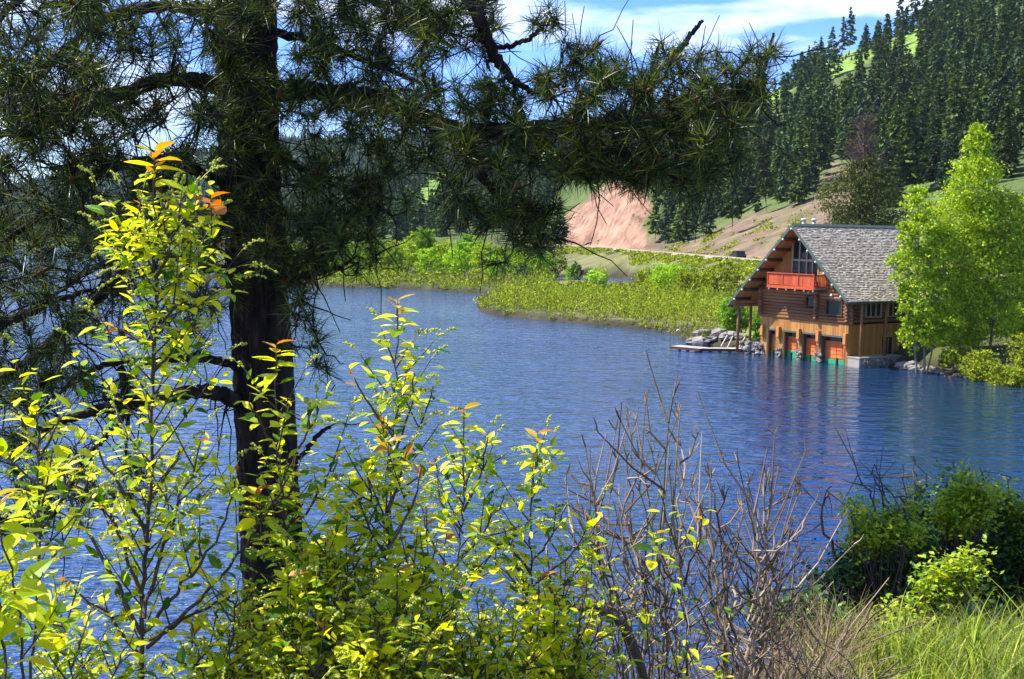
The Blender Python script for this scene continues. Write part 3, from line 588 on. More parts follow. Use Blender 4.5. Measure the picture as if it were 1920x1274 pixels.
for q, (x, Y, s_, px) in enumerate(wl):
    z = float(terr(x, Y)); zone_ = 'far left, beside the pine trunk' if px < 640 else 'in the left half of the bright row' if px < 790 else 'in the middle of the bright row' if px < 900 else 'at the right end of the bright row'
    front = 'front-row' if Y < 232 else 'back-row' if Y > 249 else 'middle-row'
    willow(int(r.integers(0, 5)), (x, Y, z), r.uniform(0, 6.28), (s_, s_, s_*r.uniform(1.0, 1.25)), f'{front} yellow-green willow across the water, {zone_}', 'bright willows along the far shore')
# individual darker bushes the marsh shows
for q, (px, Y, rp__, hp, n, mt, lab) in enumerate([
 (1120, 215, 26, 34, 1500, 'willow_leaf', 'round yellow-green bush at the marsh edge in front of the pond'),
 (978, 216, 20, 40, 1500, 'shrub_leaf', 'dark green bush at the end of the willow row'),
 (1079, 246, 13, 40, 1300, 'shrub_leaf', 'dark round bush on the left bank of the small pond'),
 (1255, 195, 44, 58, 3200, 'willow_leaf', 'yellow-green willow clump right of the small pond'),
 (1300, 180, 40, 62, 3200, 'marsh_leaf', 'olive brown shrub left of the darker marsh shrubs'),
 (1350, 172, 42, 70, 3200, 'marsh_leaf', 'tall olive brown shrub beside the boathouse eave'),
 (1215, 200, 26, 50, 1600, 'marsh_leaf', 'bare-stemmed olive shrub on the right bank of the pond'),
 (1288, 205, 18, 30, 1400, 'shrub_leaf', 'small dark green bush among the olive shrubs below the road')]):
    bush('marsh_bush', px, Y, rp__, hp, n, .34, mt, lab, 'bush', 130+q)
# the thicket itself: nobody could count its stems
r = np.random.default_rng(77); nB = 6500; cx = r.uniform(380, 1500, nB); cy = np.exp(r.uniform(math.log(108), math.log(262), nB)); x = (cx-960)/FPX*cy; sd = shore(x, cy)
ok = (sd > -.15) & ~((cx > 1330) & (cy < 124)) & (cy < np.where(cx > 1050, 262, 232)) & ~((cx > 1500) | ((cx > 1430) & (cy < 150))) & ~((cx < 900) & (cy > 231)) & (road_dist(x, cy) > 14) & ~((cx > 1030) & (cx < 1200) & (cy > 222)) & ~((cx > 1380) & (cx < 1480) & (cy > 150))
ok &= r.random(nB) < (cy/262)**-.3
x, cy, sd, cx = x[ok], cy[ok], sd[ok], cx[ok]; nB = len(x); th = MB()
bh = (.9+1.1*np.clip(sd/4, 0, 1)+.7*fnoise(x, cy, .3, 14))*r.uniform(.6, 1.35, nB)*np.where(cy > 198, 1.25, 1); bh = np.maximum(bh, .45); bh = np.where((cx > 1030) & (cx < 1195) & (cy > 178), bh*.3, bh); br_ = bh*r.uniform(.55, 1.0, nB)
per = 26; d = rand_unit(nB*per, r); d[:, 2] = np.abs(d[:, 2]); q = np.repeat(np.arange(nB), per); rad_ = r.uniform(.55, 1.05, nB*per)[:, None]
pos = np.stack([x[q], cy[q], terr(x, cy, sd)[q]+.1], -1)+d*rad_*np.stack([br_[q], br_[q], bh[q]], -1)
m_ = len(pos); X_ = unit(r.normal(0, .7, (m_, 3))+np.array([0, 0, .8])); nr_ = unit(r.normal(0, .5, (m_, 3))+d+np.array([0, 0, .3])); Y_ = unit(np.cross(nr_, X_)); nr_ = np.cross(X_, Y_); sz = np.clip(cy[q]/150, .8, 1.5)*.31*r.uniform(.5, 1.4, m_); tone = fnoise(x, cy, .12, 18)+r.normal(0, .25, nB); tone = np.where(tone > .22, 1, np.where(tone < -.5, 2, 0))[q]
for tk_ in (0, 1, 2):
    kk_ = tone == tk_; th.inst(DIA[0]-np.array([.5, 0, 0]), DIA[1], pos[kk_], X_[kk_], Y_[kk_], nr_[kk_], np.stack([sz, sz*.6, sz], -1)[kk_], tk_)
tag(th.build('marsh_thicket', [M['marsh_leaf'], M['willow_leaf'], M['marsh_brown']]), 'olive green willow thicket covering the low marsh and its spit', 'thicket', kind='stuff')
st = MB(); idx = r.choice(m_, 2600, replace=False)
for q in idx: st.tube([(pos[q][0], pos[q][1], .1), (pos[q][0]+r.normal(0, .3), pos[q][1]+r.normal(0, .3), max(.4, pos[q][2]+.1))], [.025, .012], 3, cap=False)
tag(st.build('thicket_stems', M['dead_twig']), 'bare grey stems standing through the marsh thicket', 'stems', kind='stuff')
# scrub on the embankment and the scree
sc_ = MB(); n_ = 44000; cx = r.uniform(1040, 1520, n_); t_ = r.uniform(-1, 1, n_); cy = np.where(t_ < 0, road_y(cx)-8+t_*26, road_y(cx)+12+t_*60); x = (cx-960)/FPX*cy; sd = shore(x, cy); k2 = (fnoise(x, cy, .4, 16) > np.where(t_ > 0, .22, -.10)) & (sd > .5) & ~((cx < 1230) & (t_ > 0)); x, cy, sd = x[k2], cy[k2], sd[k2]
pos = np.stack([x, cy, terr(x, cy, sd)+r.uniform(.05, .45, len(x))], -1); cards(sc_, pos, .55, r, .5, .7)
cq = r.uniform(1045, 1225, 900); yq = r.uniform(352, 418, 900); xq = (cq-960)/FPX*yq; kq = fnoise(xq, yq, .6, 61) > .32; xq, yq = xq[kq], yq[kq]; cards(sc_, np.stack([xq, yq, terr(xq, yq)+.3], -1), .8, r, .5, .7)
tag(sc_.build('slope_scrub', M['marsh_leaf']), 'sparse low scrub scattered over the banks above and below the road', 'scrub', kind='stuff')

# ------------------------------------------------------------------ the boathouse
A0 = np.array([26.96, 98.01, 0]); HRZ = math.atan2(-.84272, .53835)
house = thing('log_boathouse', A0, 'log boathouse with grey shingle roof and four boat doors standing in the lake', 'boathouse', None, HRZ)
PITCHS = .945; RX, RZ = -4.93, 11.34                    # ridge: local x and height
def roof_z(x): return RZ - PITCHS*abs(x-RX)
def hb(name, mb, m_, parent=house, smooth=False): return mb.build(name, m_, parent, smooth)
LEN = 12.5
# lower storey, vertical boards round the boat doors (front face y=0)
DO = [(-9.04, -8.08), (-7.13, -5.53), (-4.97, -3.31), (-2.84, -.30)]
mb = MB(); rb = np.random.default_rng(4); x = -9.9
while x < -.01:
    w_ = min(.19, -x); c_ = x+w_/2; z0 = -.6; op = any(a < c_ < b_ for a, b_ in DO); z0 = 2.3 if op else -.6
    mb.box((x+.006, -.02-rb.uniform(0, .012), z0), (x+w_-.006, .12, 3.32)); x += w_
y = 0.0
while y < 6.0:
    if 4.04 < y+.09 < 5.31: mb.box((-.12, y+.006, 2.32), (.02+rb.uniform(0, .012), y+.184, 3.32))
    else: mb.box((-.12, y+.006, -.4), (.02+rb.uniform(0, .012), y+.184, 3.32))
    y += .19
hb('board_wall', mb, M['board'])
mb = MB()
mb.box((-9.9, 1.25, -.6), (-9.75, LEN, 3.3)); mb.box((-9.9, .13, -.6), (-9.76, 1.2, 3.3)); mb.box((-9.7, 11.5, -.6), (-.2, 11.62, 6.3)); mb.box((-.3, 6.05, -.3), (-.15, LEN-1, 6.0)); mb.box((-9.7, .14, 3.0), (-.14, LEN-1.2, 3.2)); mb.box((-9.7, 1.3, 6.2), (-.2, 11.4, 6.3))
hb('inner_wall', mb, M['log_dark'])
# door recesses, doors
DR = .46
for di, (a, b_) in enumerate(DO):
    fr_ = MB()
    fr_.box((a-.07, .13, -.6), (a+.02, 1.0, 2.3)); fr_.box((b_-.02, .13, -.6), (b_+.07, 1.0, 2.3)); fr_.box((a-.07, .13, 2.3), (b_+.07, 1.0, 2.38)); fr_.box((a-.06, -.07, 2.22), (b_+.06, -.035, 2.36)); fr_.box((a-.06, -.06, -.5), (a+.03, -.035, 2.2)); fr_.box((b_-.03, -.06, -.5), (b_+.06, -.035, 2.2))
    d_ = MB(); rows_ = 4; n_c = 2 if b_-a < 1.2 else 3 if b_-a < 2 else 4; zz0, zz1 = .42, 1.78; d_.box((a+.02, DR, -.5), (b_-.02, DR+.04, 2.25))
    for i_ in range(rows_):
        for j_ in range(n_c):
            ww = (b_-a-.04)/n_c; hh_ = (zz1-zz0)/rows_; d_.box((a+.02+j_*ww+.03, DR-.04, zz0+i_*hh_+.03), (a+.02+(j_+1)*ww-.03, DR-.005, zz0+(i_+1)*hh_-.03))
    door = hb('boat_door', d_, M['door_panel'])
    w__ = MB().box((a+.08, DR-.04, 1.84), (b_-.08, DR-.01, 2.18)); w__.build('window_pane', M['glass'], door)
    gp = MB().box((a+.03, DR-.06, -.5), (b_-.03, DR-.02, .36 if di != 1 else .62)); gp.build('bottom_board', M['green_paint'], door)
    hb('door_frame', fr_, M['fascia'])
mb = MB()                                               # brackets at the tops of the pillars and fender posts in the water
for x in (-9.55, -7.6, -5.25, -3.08, -.16): hb('bracket', MB().box((x-.14, -.32, 1.75), (x+.14, -.05, 2.62)).box((x-.12, -.20, 1.45), (x+.12, -.05, 1.75)), M['soffit'])
for x in (-8.25, -6.1, -3.95, -1.0): hb('fender_post', MB().tube([(x, -.1, -.8), (x, -.1, .55)], .11, 8), M['dark_frame'])
# stone pillar bases
r_ = np.random.default_rng(8)
def rock(mb, c, s, r_, mi=0):
    u, v = np.meshgrid(np.linspace(0, 2*np.pi, 9)[:-1], np.linspace(-1, 1, 6)[1:-1]); d = np.stack([np.cos(u)*np.sqrt(1-v**2), np.sin(u)*np.sqrt(1-v**2), v], -1).reshape(-1, 3)
    d = np.concatenate([d, [[0, 0, -1], [0, 0, 1]]]); v_ = d*(1+r_.normal(0, .13, (len(d), 1)))*np.asarray(s)*.5; a = r_.uniform(0, 6.28); v_ = v_ @ np.array([[math.cos(a), -math.sin(a), 0], [math.sin(a), math.cos(a), 0], [0, 0, 1]]).T + np.asarray(c)
    f = [(i_*8+j_, i_*8+(j_+1) % 8, (i_+1)*8+(j_+1) % 8, (i_+1)*8+j_) for i_ in range(3) for j_ in range(8)]
    t3 = [(32, (j_+1) % 8, j_, j_) for j_ in range(8)]
    base = mb.n; mb.add(v_, f, mi); mb.f.append(np.array([(base+32, base+(j_+1) % 8, base+j_) for j_ in range(8)])); mb.m.append(np.full(8, mi)); mb.v.append(np.zeros((0, 3)))
    mb.f.append(np.array([(base+33, base+24+j_, base+24+(j_+1) % 8) for j_ in range(8)])); mb.m.append(np.full(8, mi)); mb.v.append(np.zeros((0, 3)))
for x in (-7.6, -3.08, -5.25):
    mb = MB()
    for q in range(16): rock(mb, (x+r_.uniform(-.3, .3), -.08+r_.uniform(-.08, .02), r_.uniform(-.1, .75)), (.34, .2, .26), r_)
    hb('pillar_footing', mb, M['stone'])
mb = MB()
for q in range(150): rock(mb, (-9.3-r_.uniform(0, 2.9), -.25+r_.uniform(-.1, 1.2), r_.uniform(-.2, 1.0)), r_.uniform(.25, .5, 3), r_)
hb('stone_footing', mb, M['stone'])
# quay along the side
mb = MB().box((.03, -.02, -.6), (1.25, .0, .78)); mb.box((.03, .002, -.6), (1.25, 8.5, .70)); mb.box((-.0, -.06, .705), (1.32, 8.6, .80)); hb('quay', mb, M['concrete'])
mb = MB()
for q in range(260): rock(mb, (1.25+r_.uniform(0, .08), r_.uniform(.25, 8.4), r_.uniform(-.2, .62)), (.18, .42, .26), r_)
hb('quay_stone', mb, M['stone'])
# log storey
def logrow(mb, p0, p1, z, holes, R_=.155):
    """horizontal log between p0 and p1 (2D) broken by holes given along it"""
    p0 = np.array(p0, float); p1 = np.array(p1, float); Ln = np.linalg.norm(p1-p0); d = (p1-p0)/Ln; segs = [(0, Ln)]
    for a, b_, z0, z1 in holes:
        if z0-.12 < z < z1+.12: segs = [s2 for s in segs for s2 in ((s[0], min(s[1], a)), (max(s[0], b_), s[1])) if s2[1]-s2[0] > .05]
    for a, b_ in segs:
        q0 = p0+d*a; q1 = p0+d*b_; mb.tube([(q0[0], q0[1], z), ((q0[0]+q1[0])/2, (q0[1]+q1[1])/2, z+rb.uniform(-.01, .01)), (q1[0], q1[1], z)], R_*rb.uniform(.93, 1.05), 9)
lg = MB(); z = 3.48
while z < 6.5:
    k_ = 0 if int(round((z-3.48)/.27)) % 2 == 0 else .14
    xe_ = min(.38, RX+(RZ-.5-z)/PITCHS); logrow(lg, (-9.9-min(.35, xe_), .02), (xe_, .02), z, [(10.25-4.62, 10.25-3.62, 4.55, 5.42), (10.25-2.35, 10.25-.62, 3.95, 5.22)])
    if z < 5.9: logrow(lg, (-.03, -.36), (-.03, 8.6), z+.13, [(.36+1.7, .36+3.6, 3.85, 5.15), (.36+4.35, .36+5.6, 3.85, 5.15)])
    logrow(lg, (-3.35, -.42), (-3.35, .3), z+.13, []); 
    if z < 5.9: logrow(lg, (-9.87, -.36), (-9.87, 8.6), z+.13, [])
    z += .27
o_ = hb('log_wall', lg, M['log'], smooth=True)
# windows
def window(x0, x1, z0, z1, side='front', mull=()):
    f_ = MB(); g_ = MB()
    def bx(mb, a0, a1, b0, b1, d0, d1):
        if side == 'front': mb.box((a0, -d1, b0), (a1, -d0, b1))
        else: mb.box((d0, a0, b0), (d1, a1, b1))
    bx(g_, x0, x1, z0, z1, -.10, .06)
    for a0, a1, b0, b1 in [(x0-.09, x0, z0-.09, z1+.09), (x1, x1+.09, z0-.09, z1+.09), (x0, x1, z0-.09, z0), (x0, x1, z1, z1+.09)]+[(q-.035, q+.035, z0, z1) for q in mull]: bx(f_, a0, a1, b0, b1, .0, .19)
    fo_ = hb('window_frame', f_, M['cream'] if side != 'front' else M['log_dark']); g_.build('pane', M['glass'], fo_); return fo_
window(-4.55, -3.7, 4.65, 5.36); window(-2.28, -.7, 4.05, 5.18); window(1.8, 3.5, 3.95, 5.08, 'side', (2.35, 2.95)); window(4.45, 5.5, 3.95, 5.08, 'side', (5.0,))
# side door on the quay
mb = MB().box((.0, 4.12, .81), (.03, 5.24, 2.32)); mb.box((.03, 4.12, .81), (.08, 4.2, 2.32)); mb.box((.03, 5.16, .81), (.08, 5.24, 2.32)); mb.box((.03, 4.2, 2.24), (.08, 5.16, 2.32)); sd_ = hb('side_door', mb, M['cream']); 
MB().box((.034, 4.22, .83), (.05, 5.14, 2.22)).build('door_glass', M['glass'], sd_); MB().box((.052, 4.62, .83), (.07, 4.68, 2.22)).build('door_stile', M['cream'], sd_)
# upper gable: boards and the tall triangular glazing
mb = MB(); x = -10.4
while x < .6:
    c_ = x+.1; zt = roof_z(c_)-.25; glz = -6.4 < c_ < -3.46
    if glz: zt = 6.35
    if zt > 6.3: mb.box((x+.006, -.02, 6.28), (x+.194, .1, zt))
    x += .2
hb('gable_boards', mb, M['board'])
gl = MB(); gl.add([(-6.4, .03, 6.3), (-3.46, .03, 6.3), (-3.46, .03, roof_z(-3.46)-.28), (RX, .03, RZ-.3), (-6.4, .03, roof_z(-6.4)-.28)], [(0, 1, 2, 3, 4)])
gf = MB()
for x in (-6.4, -5.6, RX+.15, -4.1, -3.46): gf.box((x-.06, -.08, 6.3), (x+.06, .02, roof_z(x)-.3))
gf.box((-6.34, -.075, 8.25), (-3.52, .025, 8.42)); gf.box((-6.34, -.075, 6.28), (-3.52, .025, 6.4))
fo_ = hb('gable_window', gf, M['cream']); gl.build('pane', M['glass'], fo_)
# roof
EAVR, EAVL = 1.31, -12.27; Y0, Y1 = -1.72, 11.8
def slab(mb, xa, xb, off0, off1, ya=Y0, yb=Y1, mi=0):
    """piece of roof between local x xa..xb, thickness off0..off1 measured up from the roof plane"""
    za, zb = roof_z(xa), roof_z(xb)
    v = [(xa, ya, za+off0), (xb, ya, zb+off0), (xb, yb, zb+off0), (xa, yb, za+off0), (xa, ya, za+off1), (xb, ya, zb+off1), (xb, yb, zb+off1), (xa, yb, za+off1)]
    f = [(0, 3, 2, 1), (4, 5, 6, 7), (0, 1, 5, 4), (1, 2, 6, 5), (2, 3, 7, 6), (3, 0, 4, 7)]
    if xb < xa: f = [q[::-1] for q in f]
    mb.add(v, f, mi)
mb = MB(); y = Y0+.05
while y < Y1:
    slab(mb, RX+.01, EAVR-.03, -.26, -.2, y, y+.19); slab(mb, RX-.01, EAVL+.03, -.26, -.2, y, y+.19); y += .2
roof = hb('roof', mb, M['soffit'])
shm = MB(); sl_ = math.hypot(1, PITCHS); rr = np.random.default_rng(66)
for sgn, xe in ((1, EAVR), (-1, EAVL)):
    tot = abs(xe-RX); rowsn = int(tot*sl_/.19); dx_ = tot/rowsn
    for i_ in range(rowsn):
        xt = RX+sgn*i_*dx_; xb_ = RX+sgn*(i_+1)*dx_+sgn*.10; y = Y0-.04-rr.uniform(0, .2)
        while y < Y1+.03:
            w_ = rr.uniform(.14, .34); th_ = rr.uniform(.01, .05); yb_ = min(y+w_-.008, Y1+.04); ya_ = max(y, Y0-.04); xx = xb_+sgn*rr.uniform(-.03, .03)
            if yb_-ya_ > .03:
                za, zb = roof_z(xt)-.16, roof_z(xb_)-.10
                v = np.array([(xt, ya_, za), (xx, ya_, zb), (xx, yb_, zb), (xt, yb_, za), (xt, ya_, za+.03), (xx, ya_, zb+.04+th_), (xx, yb_, zb+.04+th_), (xt, yb_, za+.03)])
                f = np.array([(0, 3, 2, 1), (4, 5, 6, 7), (0, 1, 5, 4), (1, 2, 6, 5), (2, 3, 7, 6), (3, 0, 4, 7)]); shm.add(v, f if sgn > 0 else f[:, ::-1])
            y += w_
shm.build('shingles', M['shingle'], roof)
fa = MB(); slab(fa, RX, EAVR, -.34, -.03, Y0-.10, Y0-.05); slab(fa, RX, EAVL, -.34, -.03, Y0-.10, Y0-.05); slab(fa, RX, EAVR, -.34, -.03, Y1+.05, Y1+.1); slab(fa, RX, EAVL, -.34, -.03, Y1+.05, Y1+.1)
fa.box((EAVR-.02, Y0-.05, roof_z(EAVR)-.36), (EAVR+.03, Y1+.05, roof_z(EAVR)-.13)); fa.box((EAVL-.03, Y0-.05, roof_z(EAVL)-.36), (EAVL+.02, Y1+.05, roof_z(EAVL)-.13))
fa.build('fascia', M['fascia'], roof)
rc = MB(); slab(rc, RX, RX+.22, -.0, .03, Y0-.06, Y1+.06); slab(rc, RX, RX-.22, -.0, .03, Y0-.06, Y1+.06); rc.build('ridge_cap', M['fascia'], roof)
for q in range(-7, 8):
    x = RX+q*.93
    if x > EAVR-.2 or x < EAVL+.2: continue
    z = roof_z(x)-.42; R_ = .14
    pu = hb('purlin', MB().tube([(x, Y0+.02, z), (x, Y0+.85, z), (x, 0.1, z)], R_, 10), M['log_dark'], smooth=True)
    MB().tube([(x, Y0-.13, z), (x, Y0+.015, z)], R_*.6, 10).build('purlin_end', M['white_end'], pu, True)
# eave beams and posts
hb('eave_beam', MB().tube([(-11.6, Y0+.1, 4.25), (-11.6, 5, 4.25), (-11.6, 11, 4.25)], .15, 8), M['log'], smooth=True)
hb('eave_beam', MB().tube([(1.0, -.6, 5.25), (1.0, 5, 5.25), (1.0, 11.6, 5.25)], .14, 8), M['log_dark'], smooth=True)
for (x, y, z0) in ((-11.6, -1.1, .1), (-11.6, .35, .1), (-11.6, 4, .3)): hb('post', MB().tube([(x, y, z0), (x, y, 2.3), (x, y, 4.12)], .13, 9), M['log'], smooth=True)
for y in (.35, 3.2, 6.3, 9.0): hb('post', MB().tube([(1.0, y, .78), (1.0, y, 3), (1.0, y, 5.15)], .11, 9), M['log'], smooth=True)
# balcony
bal = MB(); bal.box((-7.75, -1.5, 6.08), (-2.5, -.03, 6.2)); bal.box((-7.8, -1.56, 5.98), (-2.45, -1.50, 6.22)); bo = hb('balcony', bal, M['redwood'])
jo = MB(); je = MB()
for x in (-7.6, -6.6, -5.6, -4.6, -3.6, -2.6): jo.box((x-.07, -1.46, 5.86), (x+.07, -.03, 6.075)); je.box((x-.075, -1.50, 5.84), (x+.075, -1.462, 6.06))
jo.build('joist', M['log_dark'], bo); je.build('joist_end', M['white_end'], bo)
ra = MB(); x = -7.75
while x < -2.55: ra.box((x+.008, -1.49, 6.28), (x+.142, -1.46, 7.16)); x += .15
for x in (-7.75, -6.0, -4.25, -2.5): ra.box((x-.05, -1.54, 6.2), (x+.05, -1.495, 7.2))
ra.box((-7.82, -1.58, 7.2), (-2.43, -1.42, 7.27)); ra.build('front_railing', M['redwood'], bo)
ra = MB(); y = -1.42
while y < -.08: ra.box((-2.53, y, 6.28), (-2.48, y+.07, 7.14)); y += .16
ra.box((-2.54, -1.41, 7.14), (-2.46, -.03, 7.21)); ra.box((-2.54, -1.41, 6.2), (-2.46, -.03, 6.28)); ra.build('side_railing', M['redwood'], bo); ra = MB(); y = -1.42
while y < -.08: ra.box((-7.78, y, 6.28), (-7.73, y+.07, 7.14)); y += .16
ra.build('side_railing', M['redwood'], bo)
fl = MB().box((-2.44, -1.5, 6.0), (-2.38, -.03, 6.2)); fl.build('side_board', M['cream'], bo)
for x, z in ((-4.1, 5.72), (-1.6, 5.62)):
    lm = MB(); lm.tube([(x, -.42, z+.12), (x, -.42, z), (x, -.42, z-.06)], [.04, .10, .13], 8); hb('wall_lamp', lm, M['white_lamp'], smooth=True)
for x, y in ((RX-.55, .15), (RX-.55, 1.35)):
    v_ = MB(); z = roof_z(x)-.1; v_.tube([(x, y, z), (x, y, z+.85)], .16, 10); v_.tube([(x, y, z+.95), (x, y, z+1.05), (x, y, z+1.12)], [.27, .25, .05], 10); v_.tube([(x, y, z+.84), (x, y, z+.96)], [.12, .12], 6); hb('roof_vent', v_, M['vent_metal'], smooth=True)

# small dark shed in the aspens' shade
sx = P(1848, 640, 112); sz_ = float(terr(sx[0], 112)); shed = thing('garden_shed', (sx[0], 112, sz_), 'low dark shed with a pale roof edge half hidden under the aspens', 'shed', None, -.3)
MB().box((-1.8, -1.4, -.3), (1.8, 1.4, 2.1)).build('wall', M['log_dark'], shed); MB().box((-2.1, -1.8, 2.12), (2.1, 1.7, 2.26)).build('roof', M['cream'], shed); MB().box((-.4, -1.44, 0), (.4, -1.405, 1.9)).build('door', M['dark_frame'], shed)

# ------------------------------------------------------------------ dock, rocks, poles, car
dA, dB = Wp(1256, 656), Wp(1312, 661); dC = Wp(1398, 661)
def dock(a, b, w_, label, z=.32):
    a = np.array(a[:2]); b = np.array(b[:2]); L_ = np.linalg.norm(b-a); rt = thing('floating_dock', (*a, 0), label, 'dock', None, math.atan2(b[1]-a[1], b[0]-a[0]))
    pl = MB(); x = 0
    while x < L_: pl.box((x+.008, 0, z-.05), (min(x+.14, L_)-.004, w_, z)); x += .145
    pl.build('deck', M['dock_wood'], rt); fr_ = MB(); fr_.box((0, -.05, z-.22), (L_, -.002, z+.004)); fr_.box((0, w_+.002, z-.22), (L_, w_+.05, z+.004)); fr_.build('side_beam', M['log_dark'], rt)
    fl = MB(); x = .3
    while x < L_-.5: fl.box((x, .05, -.2), (x+.5, w_-.05, z-.06)); x += .85
    fl.build('float', M['white_lamp'], rt); return rt
dock(dA, dB, 1.7, 'outer floating dock section with pale deck reaching into the lake'); dock(dB+np.array([.05, .35, 0]), dC, 1.2, 'inner floating dock section tied against the rocks by the boathouse', .30)
def rockthing(px, py, Y, s, label, seed, group=None, sub=2.2):
    r_ = np.random.default_rng(seed); p = P(px, py, Y); z = max(0.0, float(terr(p[0], Y))); mb = MB(); rock(mb, (0, 0, s[2]*.3), s, r_); o = mb.build('boulder', M['stone']); o.location = (p[0], Y, z); tag(o, label, 'boulder', group)
for q, (px, Y, s, lab) in enumerate([(1317, 116.0, (2.0, 1.2, 1.3), 'pale slanted boulder highest on the pile at the end of the dock'), (1302, 115.2, (1.9, 1.2, .8), 'low boulder at the outer left of the dock rock pile'),
        (1314, 113.9, (2.0, 1.3, 1.1), 'broad tan boulder in front of the dock rock pile'), (1334, 114.5, (1.3, 1.0, .7), 'small boulder right of the broad tan one'), (1347, 115.2, (1.6, 1.2, 1.1), 'rounded grey boulder in the middle of the shore rocks'),
        (1360, 114.0, (1.4, 1.1, .9), 'grey boulder just left of the white poles'), (1374, 114.0, (1.7, 1.2, 1.0), 'grey boulder behind the white poles'), (1387, 113.0, (1.2, 1.0, .7), 'small boulder right of the white poles'), (1330, 116.3, (1.6, .8, .5), 'flat pale slab lying on top of the rock pile')]):
    rockthing(px, 640, Y, s, lab, 400+q)
for q in range(26):
    px = 1693+q*3.6+rng.uniform(-2, 2); Y = float(Wp(px, np.interp(px, [1690, 1745, 1790], [692, 698, 706]))[1])+rng.uniform(-.3, .5); s_ = rng.uniform(.35, .75)*(1.5 if px < 1720 else .8)
    rockthing(px, 690, Y, (s_*1.3, s_, s_*.7), 'pale grey shore stone in the line of stones right of the boathouse quay' if px < 1745 else 'small brownish shore stone below the olive bank shrubs', 430+q, 'shore stones right of the quay' if px < 1745 else 'stones below the bank shrubs')
for q, (a, b_, lab) in enumerate([((1352, 650), (1364, 629), 'left white slanting pole leaning beside the dock'), ((1364, 652), (1374, 631), 'second white slanting pole beside the dock'), ((1386, 651), (1397, 633), 'third white slanting pole near the porch posts'), ((1399, 646), (1410, 632), 'shortest white slanting pole against the porch posts')]):
    Y = 111.5; p0, p1 = P(*a, Y), P(*b_, Y+.8); o = MB().tube([p0, (p0+p1)/2, p1], .055, 6).build('leaning_pole', M['white_end']); tag(o, lab, 'pole')
p0, p1 = P(1396, 645, 110.5), P(1427, 646, 108.6); tag(MB().tube([p0, (p0+p1)/2, p1], .07, 6).build('rail', M['white_end']), 'white horizontal rail on the stones beside the porch posts', 'rail')
bw = Wp(1270, 625); b_ = MB(); rock(b_, (0, 0, .28), (.5, .3, .32), np.random.default_rng(3)); b_.tube([(.18, 0, .32), (.26, 0, .62), (.36, 0, .66)], [.08, .045, .05], 7)
o = b_.build('white_bird', M['bird'], smooth=True); o.location = (bw[0], bw[1]-.4, 0); tag(o, 'tiny white bird resting at the waterline of the marsh', 'bird')
# brush pile at the right bank
r_ = np.random.default_rng(31); bp_ = MB()
for q in range(900):
    px = r_.uniform(1775, 1990); yy = float(Wp(px, np.interp(px, [1750, 1790, 1850, 1920, 2000], [698, 706, 712, 718, 726]))[1]); Y = yy+r_.uniform(-.3, 1.8); x = (px-960)/FPX*Y; d = unit(np.array([r_.normal(0, 1), r_.normal(0, .5), r_.normal(0.1, .35)])); l_ = r_.uniform(.5, 1.5)
    p = np.array([x, Y, r_.uniform(.0, .9)]); bp_.tube([p-d*l_/2, p+d*l_/2], [.028, .016], 4, cap=False)
tag(bp_.build('brush_pile', M['dead_twig']), 'tangle of grey brown brushwood along the waterline at the right bank', 'brushwood', kind='stuff')
# vehicle on the road
cp_ = P(1383, 484, 222); car = thing('parked_car', (cp_[0], 222, 5.76), 'dark car on the road left of the boathouse roof, seen from its end', 'car', None, math.atan2(tn[45][1], tn[45][0]) if False else math.radians(97))
def lathe_box(prof, wy, top):
    mb = MB(); n_ = len(prof); v = [(x, -wy, z) for x, z in prof]+[(x, wy, z) for x, z in prof]; mb.add(v, [(i_, (i_+1) % n_, (i_+1) % n_+n_, i_+n_) for i_ in range(n_)]); 
    for i_ in range(1, n_-1): mb.add([v[0], v[i_+1], v[i_]], [(0, 1, 2)]); mb.add([v[n_], v[n_+i_], v[n_+i_+1]], [(0, 1, 2)])
    return mb
lathe_box([(-2.2, .35), (2.2, .35), (2.25, .8), (1.2, 1.0), (-2.1, 1.02), (-2.25, .7)], .9, 1).build('body', M['car_paint'], car)
lathe_box([(-2.0, 1.0), (1.1, 1.0), (.5, 1.5), (-1.7, 1.52)], .78, 1).build('cabin', M['glass'], car); MB().box((-1.65, -.74, 1.523), (.45, .74, 1.56)).build('roof', M['car_paint'], car)
for x in (-1.4, 1.4):
    for y in (-.82, .82): wh = MB().tube([(x, y-.1, .34), (x, y+.1, .34)], .34, 14).build('wheel', M['rubber'], car, False); MB().tube([(x, y-.11, .34), (x, y+.11, .34)], .18, 10).build('rim', M['vent_metal'], wh)
for y in (-.7, .7): MB().box((-2.29, y-.13, .72), (-2.24, y+.13, .9)).build('tail_light', M['lamp_red'], car)
# ------------------------------------------------------------------ the near bank
def bank_z(x, y):
    x = np.asarray(x, float); y = np.asarray(y, float)
    edge = 2.2 + 3.2/(1+np.exp(-(x-.72)*3.2)) + .4*np.clip(x-3, 0, 9)
    z = 8.88-.03*y - .70*np.maximum(y-edge, 0)**1.04 + fnoise(x, y, 1.3, 41)*.10
    return np.maximum(z, -1.5)
gx, gy = np.meshgrid(np.concatenate([np.linspace(-40, -6, 18), np.linspace(-5.8, 8, 90), np.linspace(8.5, 50, 26)]), np.concatenate([np.linspace(-30, -2, 10), np.linspace(-1.8, 22, 120)]), indexing='xy')
mb = MB(); nr, nc = gx.shape; i = np.arange(nr-1)[:, None]*nc; j = np.arange(nc-1)[None]
mb.add(np.stack([gx, gy, bank_z(gx, gy)], -1).reshape(-1, 3), np.stack([i+j, i+j+1, i+nc+j+1, i+nc+j], -1).reshape(-1, 4))
bk = mb.build('bank', M['terrain'], smooth=True); tag(bk, kind='structure')
